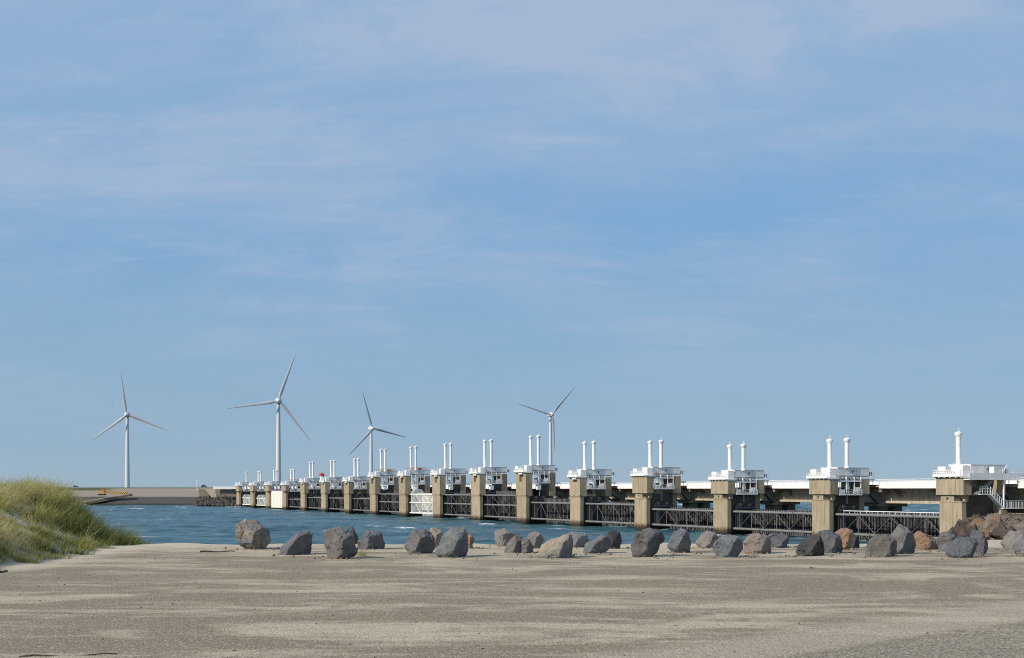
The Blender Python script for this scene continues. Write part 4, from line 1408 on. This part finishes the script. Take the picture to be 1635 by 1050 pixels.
# ------------------------------------------------------------------ far abutment, rocks and things on the dike
fa = empty('far_abutment', bar_pt(0, 0, 0, 0), RZ)
tag(fa, 'pale concrete abutment where the barrier meets the far dike', 'abutment')
tz = 13.6
q = MB(); p = bar_pt(0, 0, 0)
def loc(wp):
    d = Vector((wp.x - p.x, wp.y - p.y)); return (d.dot(DI), d.dot(NV), wp.z)
A = [loc(at_depth(x, y, 985)) for x, y in ((327, 780), (345, 780), (345, 797), (340, 797))]
B = [(u, v + 8, z) for u, v, z in A]
q.v = A + B
q.f = [(3, 2, 1, 0), (4, 5, 6, 7), (0, 1, 5, 4), (1, 2, 6, 5), (2, 3, 7, 6), (3, 0, 4, 7)]
q.build('wing_wall', M['concrete_far'], fa)
A = [loc(at_depth(x, y, 975)) for x, y in ((344, 781), (373, 781), (373, 788.5), (344, 788.5))]
B = [(u, v + 8, z) for u, v, z in A]
q = MB(); q.v = A + B
q.f = [(3, 2, 1, 0), (4, 5, 6, 7), (0, 1, 5, 4), (1, 2, 6, 5), (2, 3, 7, 6), (3, 0, 4, 7)]
q.build('end_beam', M['concrete_dull'], fa)
A = [loc(at_depth(x, y, 972)) for x, y in ((340, 776.5), (378, 776.5), (378, 780.6), (340, 780.6))]
B = [(u, v + 8, z) for u, v, z in A]
q = MB(); q.v = A + B
q.f = [(3, 2, 1, 0), (4, 5, 6, 7), (0, 1, 5, 4), (1, 2, 6, 5), (2, 3, 7, 6), (3, 0, 4, 7)]
q.build('approach_edge', M['white'], fa)
# ground under the abutment
gb = MB()
A = [at_depth(x, y, 1000) for x, y in ((318, 781), (372, 781), (385, 806.5), (318, 807))]
gb.v = [tuple(a) for a in A] + [tuple(a + Vector((0, 60, 0))) for a in A]
gb.f = [(3, 2, 1, 0), (4, 5, 6, 7), (0, 1, 5, 4), (1, 2, 6, 5), (2, 3, 7, 6), (3, 0, 4, 7)]
tag(gb.build('abutment_ground', M['concrete_dull']), kind='structure')
rk = MB(); rr = random.Random(5)
for _ in range(520):
    x = rr.uniform(311, 381); f = rr.random()
    y = 807 - 13.5 * f * (1 if x > 318 else .5)
    c = at_depth(x, y, 962 + 26 * f)
    qz = rr.uniform(.7, 1.7)
    ax = [Vector((1, 0, 0)), Vector((0, 1, 0)), Vector((-1, 0, 0)), Vector((0, -1, 0)), Vector((0, 0, 1)), Vector((0, 0, -1))]
    n = len(rk.v)
    rk.v += [tuple(c + a * qz * rr.uniform(.7, 1.3) + Vector((rr.uniform(-.3, .3), rr.uniform(-.3, .3), rr.uniform(-.3, .3))) * qz) for a in ax]
    rk.f += [tuple(n + i for i in t3) for t3 in ((0, 1, 4), (1, 2, 4), (2, 3, 4), (3, 0, 4), (1, 0, 5), (2, 1, 5), (3, 2, 5), (0, 3, 5))]
tag(rk.build('far_riprap', rock_mat('far_stone', (0.06, 0.055, 0.052), (0.10, 0.09, 0.08), 7.7)), 'dark rubble slope at the foot of the far abutment', 'rubble', kind='stuff')

# white mast on the dike
b = at_depth(315, 779, 1050)
mr = empty('white_mast', b)
tag(mr, 'slim white mast on the far dike crest left of the barrier', 'mast')
MB().lathe([(.55, -2), (.5, 4), (.35, 7.2)], (0, 0), 10).build('pole', M['white'], mr, True)
MB().box(-.9, .9, -.3, .3, 6.2, 6.6).build('lamp_arm', M['white'], mr)
MB().cbox(-.7, .7, -.5, .5, -1, 1.5, .1).build('foot', M['grey_paint'], mr)


def vehicle(name, loc, rz, L, Wd, Hh, mat, lab, cat, boxy=False):
    o = empty(name, loc, rz)
    tag(o, lab, cat)
    b = MB()
    if boxy:
        b.extrude_x([(-Wd / 2, .5), (Wd / 2, .5), (Wd / 2, Hh), (-Wd / 2, Hh)], -L / 2, L / 2 - 2.2)
        b.build('cargo_box', mat, o)
        MB().extrude_x([(-Wd / 2, .5), (Wd / 2, .5), (Wd / 2, Hh * .7), (Wd / 2 - .15, Hh * .8), (-Wd / 2 + .15, Hh * .8), (-Wd / 2, Hh * .7)], L / 2 - 2.1, L / 2).build('cab', M['white'], o)
    else:
        prof = [(-L / 2, .35), (L / 2, .35), (L / 2, .8), (L * .28, .95), (L * .12, Hh), (-L * .32, Hh), (-L * .46, .95), (-L / 2, .9)]
        n = len(prof)
        b.v = [(x, -Wd / 2, z) for x, z in prof] + [(x, Wd / 2, z) for x, z in prof]
        b.f = [tuple(range(n)), tuple(range(2 * n - 1, n - 1, -1))] + [(i, i + n, (i + 1) % n + n, (i + 1) % n) for i in range(n)]
        b.build('body', mat, o)
        MB().box(-L * .30, L * .1, -Wd / 2 - .02, Wd / 2 + .02, 1.0, Hh - .1).build('window_band', M['glass'], o)
    for x in (-L * .32, L * .32):
        for y in (-1, 1):
            MB().tube((x, y * (Wd / 2 - .22), .34), (x, y * (Wd / 2 + .02), .34), .34, k=12).build('wheel', M['tyre'], o)
    return o


b = at_depth(121, 778.6, 1062); vehicle('parked_car', (b.x, b.y, 14.6), .2, 4.4, 1.8, 1.5, M['car_dark'], 'dark car on the dike crest above the dune', 'car')
b = at_depth(326, 778.6, 1062); vehicle('parked_car', (b.x, b.y, 14.6), .1, 4.8, 1.9, 2.0, M['blue'], 'dark blue van on the dike crest beside the white mast', 'van')
b = bar_pt(10, 33, 18, dk_t)
vehicle('box_truck', (b.x, b.y, dk_t), RZ, 9.5, 2.5, 3.6, M['blue'], 'dark blue box truck driving on the road bridge', 'truck', True)

# long yellow crawler crane with its boom laid down on the dike slope
b = at_depth(163, 790.5, 1034)
cr = empty('crawler_crane', (b.x, b.y, b.z), 0)
tag(cr, 'yellow crane with lowered lattice boom on the far dike slope', 'crane')
MB().extrude_x([(-1.5, 0), (1.5, 0), (1.7, .6), (1.5, 1.2), (-1.5, 1.2), (-1.7, .6)], -3, 3).build('track', M['tyre'], cr)
MB().cbox(-3, 2.6, -1.5, 1.5, 1.3, 3.4, .2).build('engine_house', M['yellow'], cr)
MB().cbox(.8, 2.6, -1.6, -.3, 3.4, 5.3, .2).build('cab', M['orange'], cr)
bm_ = MB()
for y in (-.9, .9):
    for z in (1.6, 3.4):
        bm_.bar((2.6, y, z), (21, y * .6, z - .6), .55)
for k in range(12):
    x = 2.6 + k * 1.53
    for y in (-.9, .9):
        bm_.bar((x, y, 1.6 - k * .05), (x + 1.53, y, 3.4 - k * .05), .42)
bm_.build('boom', M['yellow'], cr)
MB().bar((1, 0, 3.4), (-1, 0, 6.4), .35).build('gantry', M['orange'], cr)

# red rounded cover on the fifth pier and orange work gear on two roofs
b = bar_pt(4, WID[4] / 2, 12.0, ZB['M'] + 2.14)
rc = empty('red_hoist_cover', b, RZ)
tag(rc, 'rounded red hoist cover on the roof of a distant pier', 'hoist cover')
MB().lathe([(1.2, 1.0), (1.75, 1.3), (1.8, 2.0), (1.4, 2.6), (.7, 2.9), (.1, 3.0)], (0, 0), 18).build('hood', M['red'], rc, True)
MB().lathe([(.8, 0), (.8, .4), (1.4, 1.0)], (0, 0), 14).build('pedestal', M['white'], rc, True)
for k, (pi_, mt, lab) in enumerate(((7, 'yellow', 'yellow and orange work gear on the roof of the eighth pier'), (8, 'orange', 'orange scaffold frame on the roof of the ninth pier'), (3, 'orange', 'orange pipes beside the stacks of the fourth pier'))):
    b = bar_pt(pi_, WID[pi_] / 2, 4.0, ZB[CLS[pi_]] + 2.14)
    g = empty('work_gear', b, RZ)
    tag(g, lab, 'work gear')
    f = MB()
    rail_run(f, [(-2.5, -1, 0), (-2.5, 7.5, 0), (2.5, 7.5, 0), (2.5, -1, 0)], 1.1, 1.6, .06)
    f.build('guard_rail', M['orange'], g)
    if k < 2:
        MB().cbox(.5, 2.2, 3.0, 5.2, 0, .9, .1).build('generator', M[mt], g)

# gull over the dike
b = at_depth(179, 643.5, 420)
g = empty('gull', b, .5)
tag(g, 'white gull gliding in the sky near the leftmost wind turbine', 'bird')
MB().lathe([(.01, -.28), (.07, -.18), (.09, 0), (.06, .18), (.01, .3)], (0, 0), 8).build('body', M['white'], g, True).rotation_euler = (0, R(90), 0)
wg = MB()
wg.v = [(.10, 0, .02), (-.10, 0, .02), (.12, .45, .16), (-.04, .45, .17), (-.08, 1.0, .08), (.12, -.45, .16), (-.04, -.45, .17), (-.08, -1.0, .08), (0, 0, -.02), (.04, .45, .13), (.04, -.45, .13)]
wg.f = [(0, 1, 3, 2), (2, 3, 4), (1, 0, 5, 6), (6, 5, 7), (8, 0, 2, 9), (8, 9, 3, 1), (9, 2, 4), (9, 4, 3), (8, 10, 5, 0), (8, 1, 6, 10), (10, 7, 5), (10, 6, 7)]
wg.build('wings', M['white'], g)
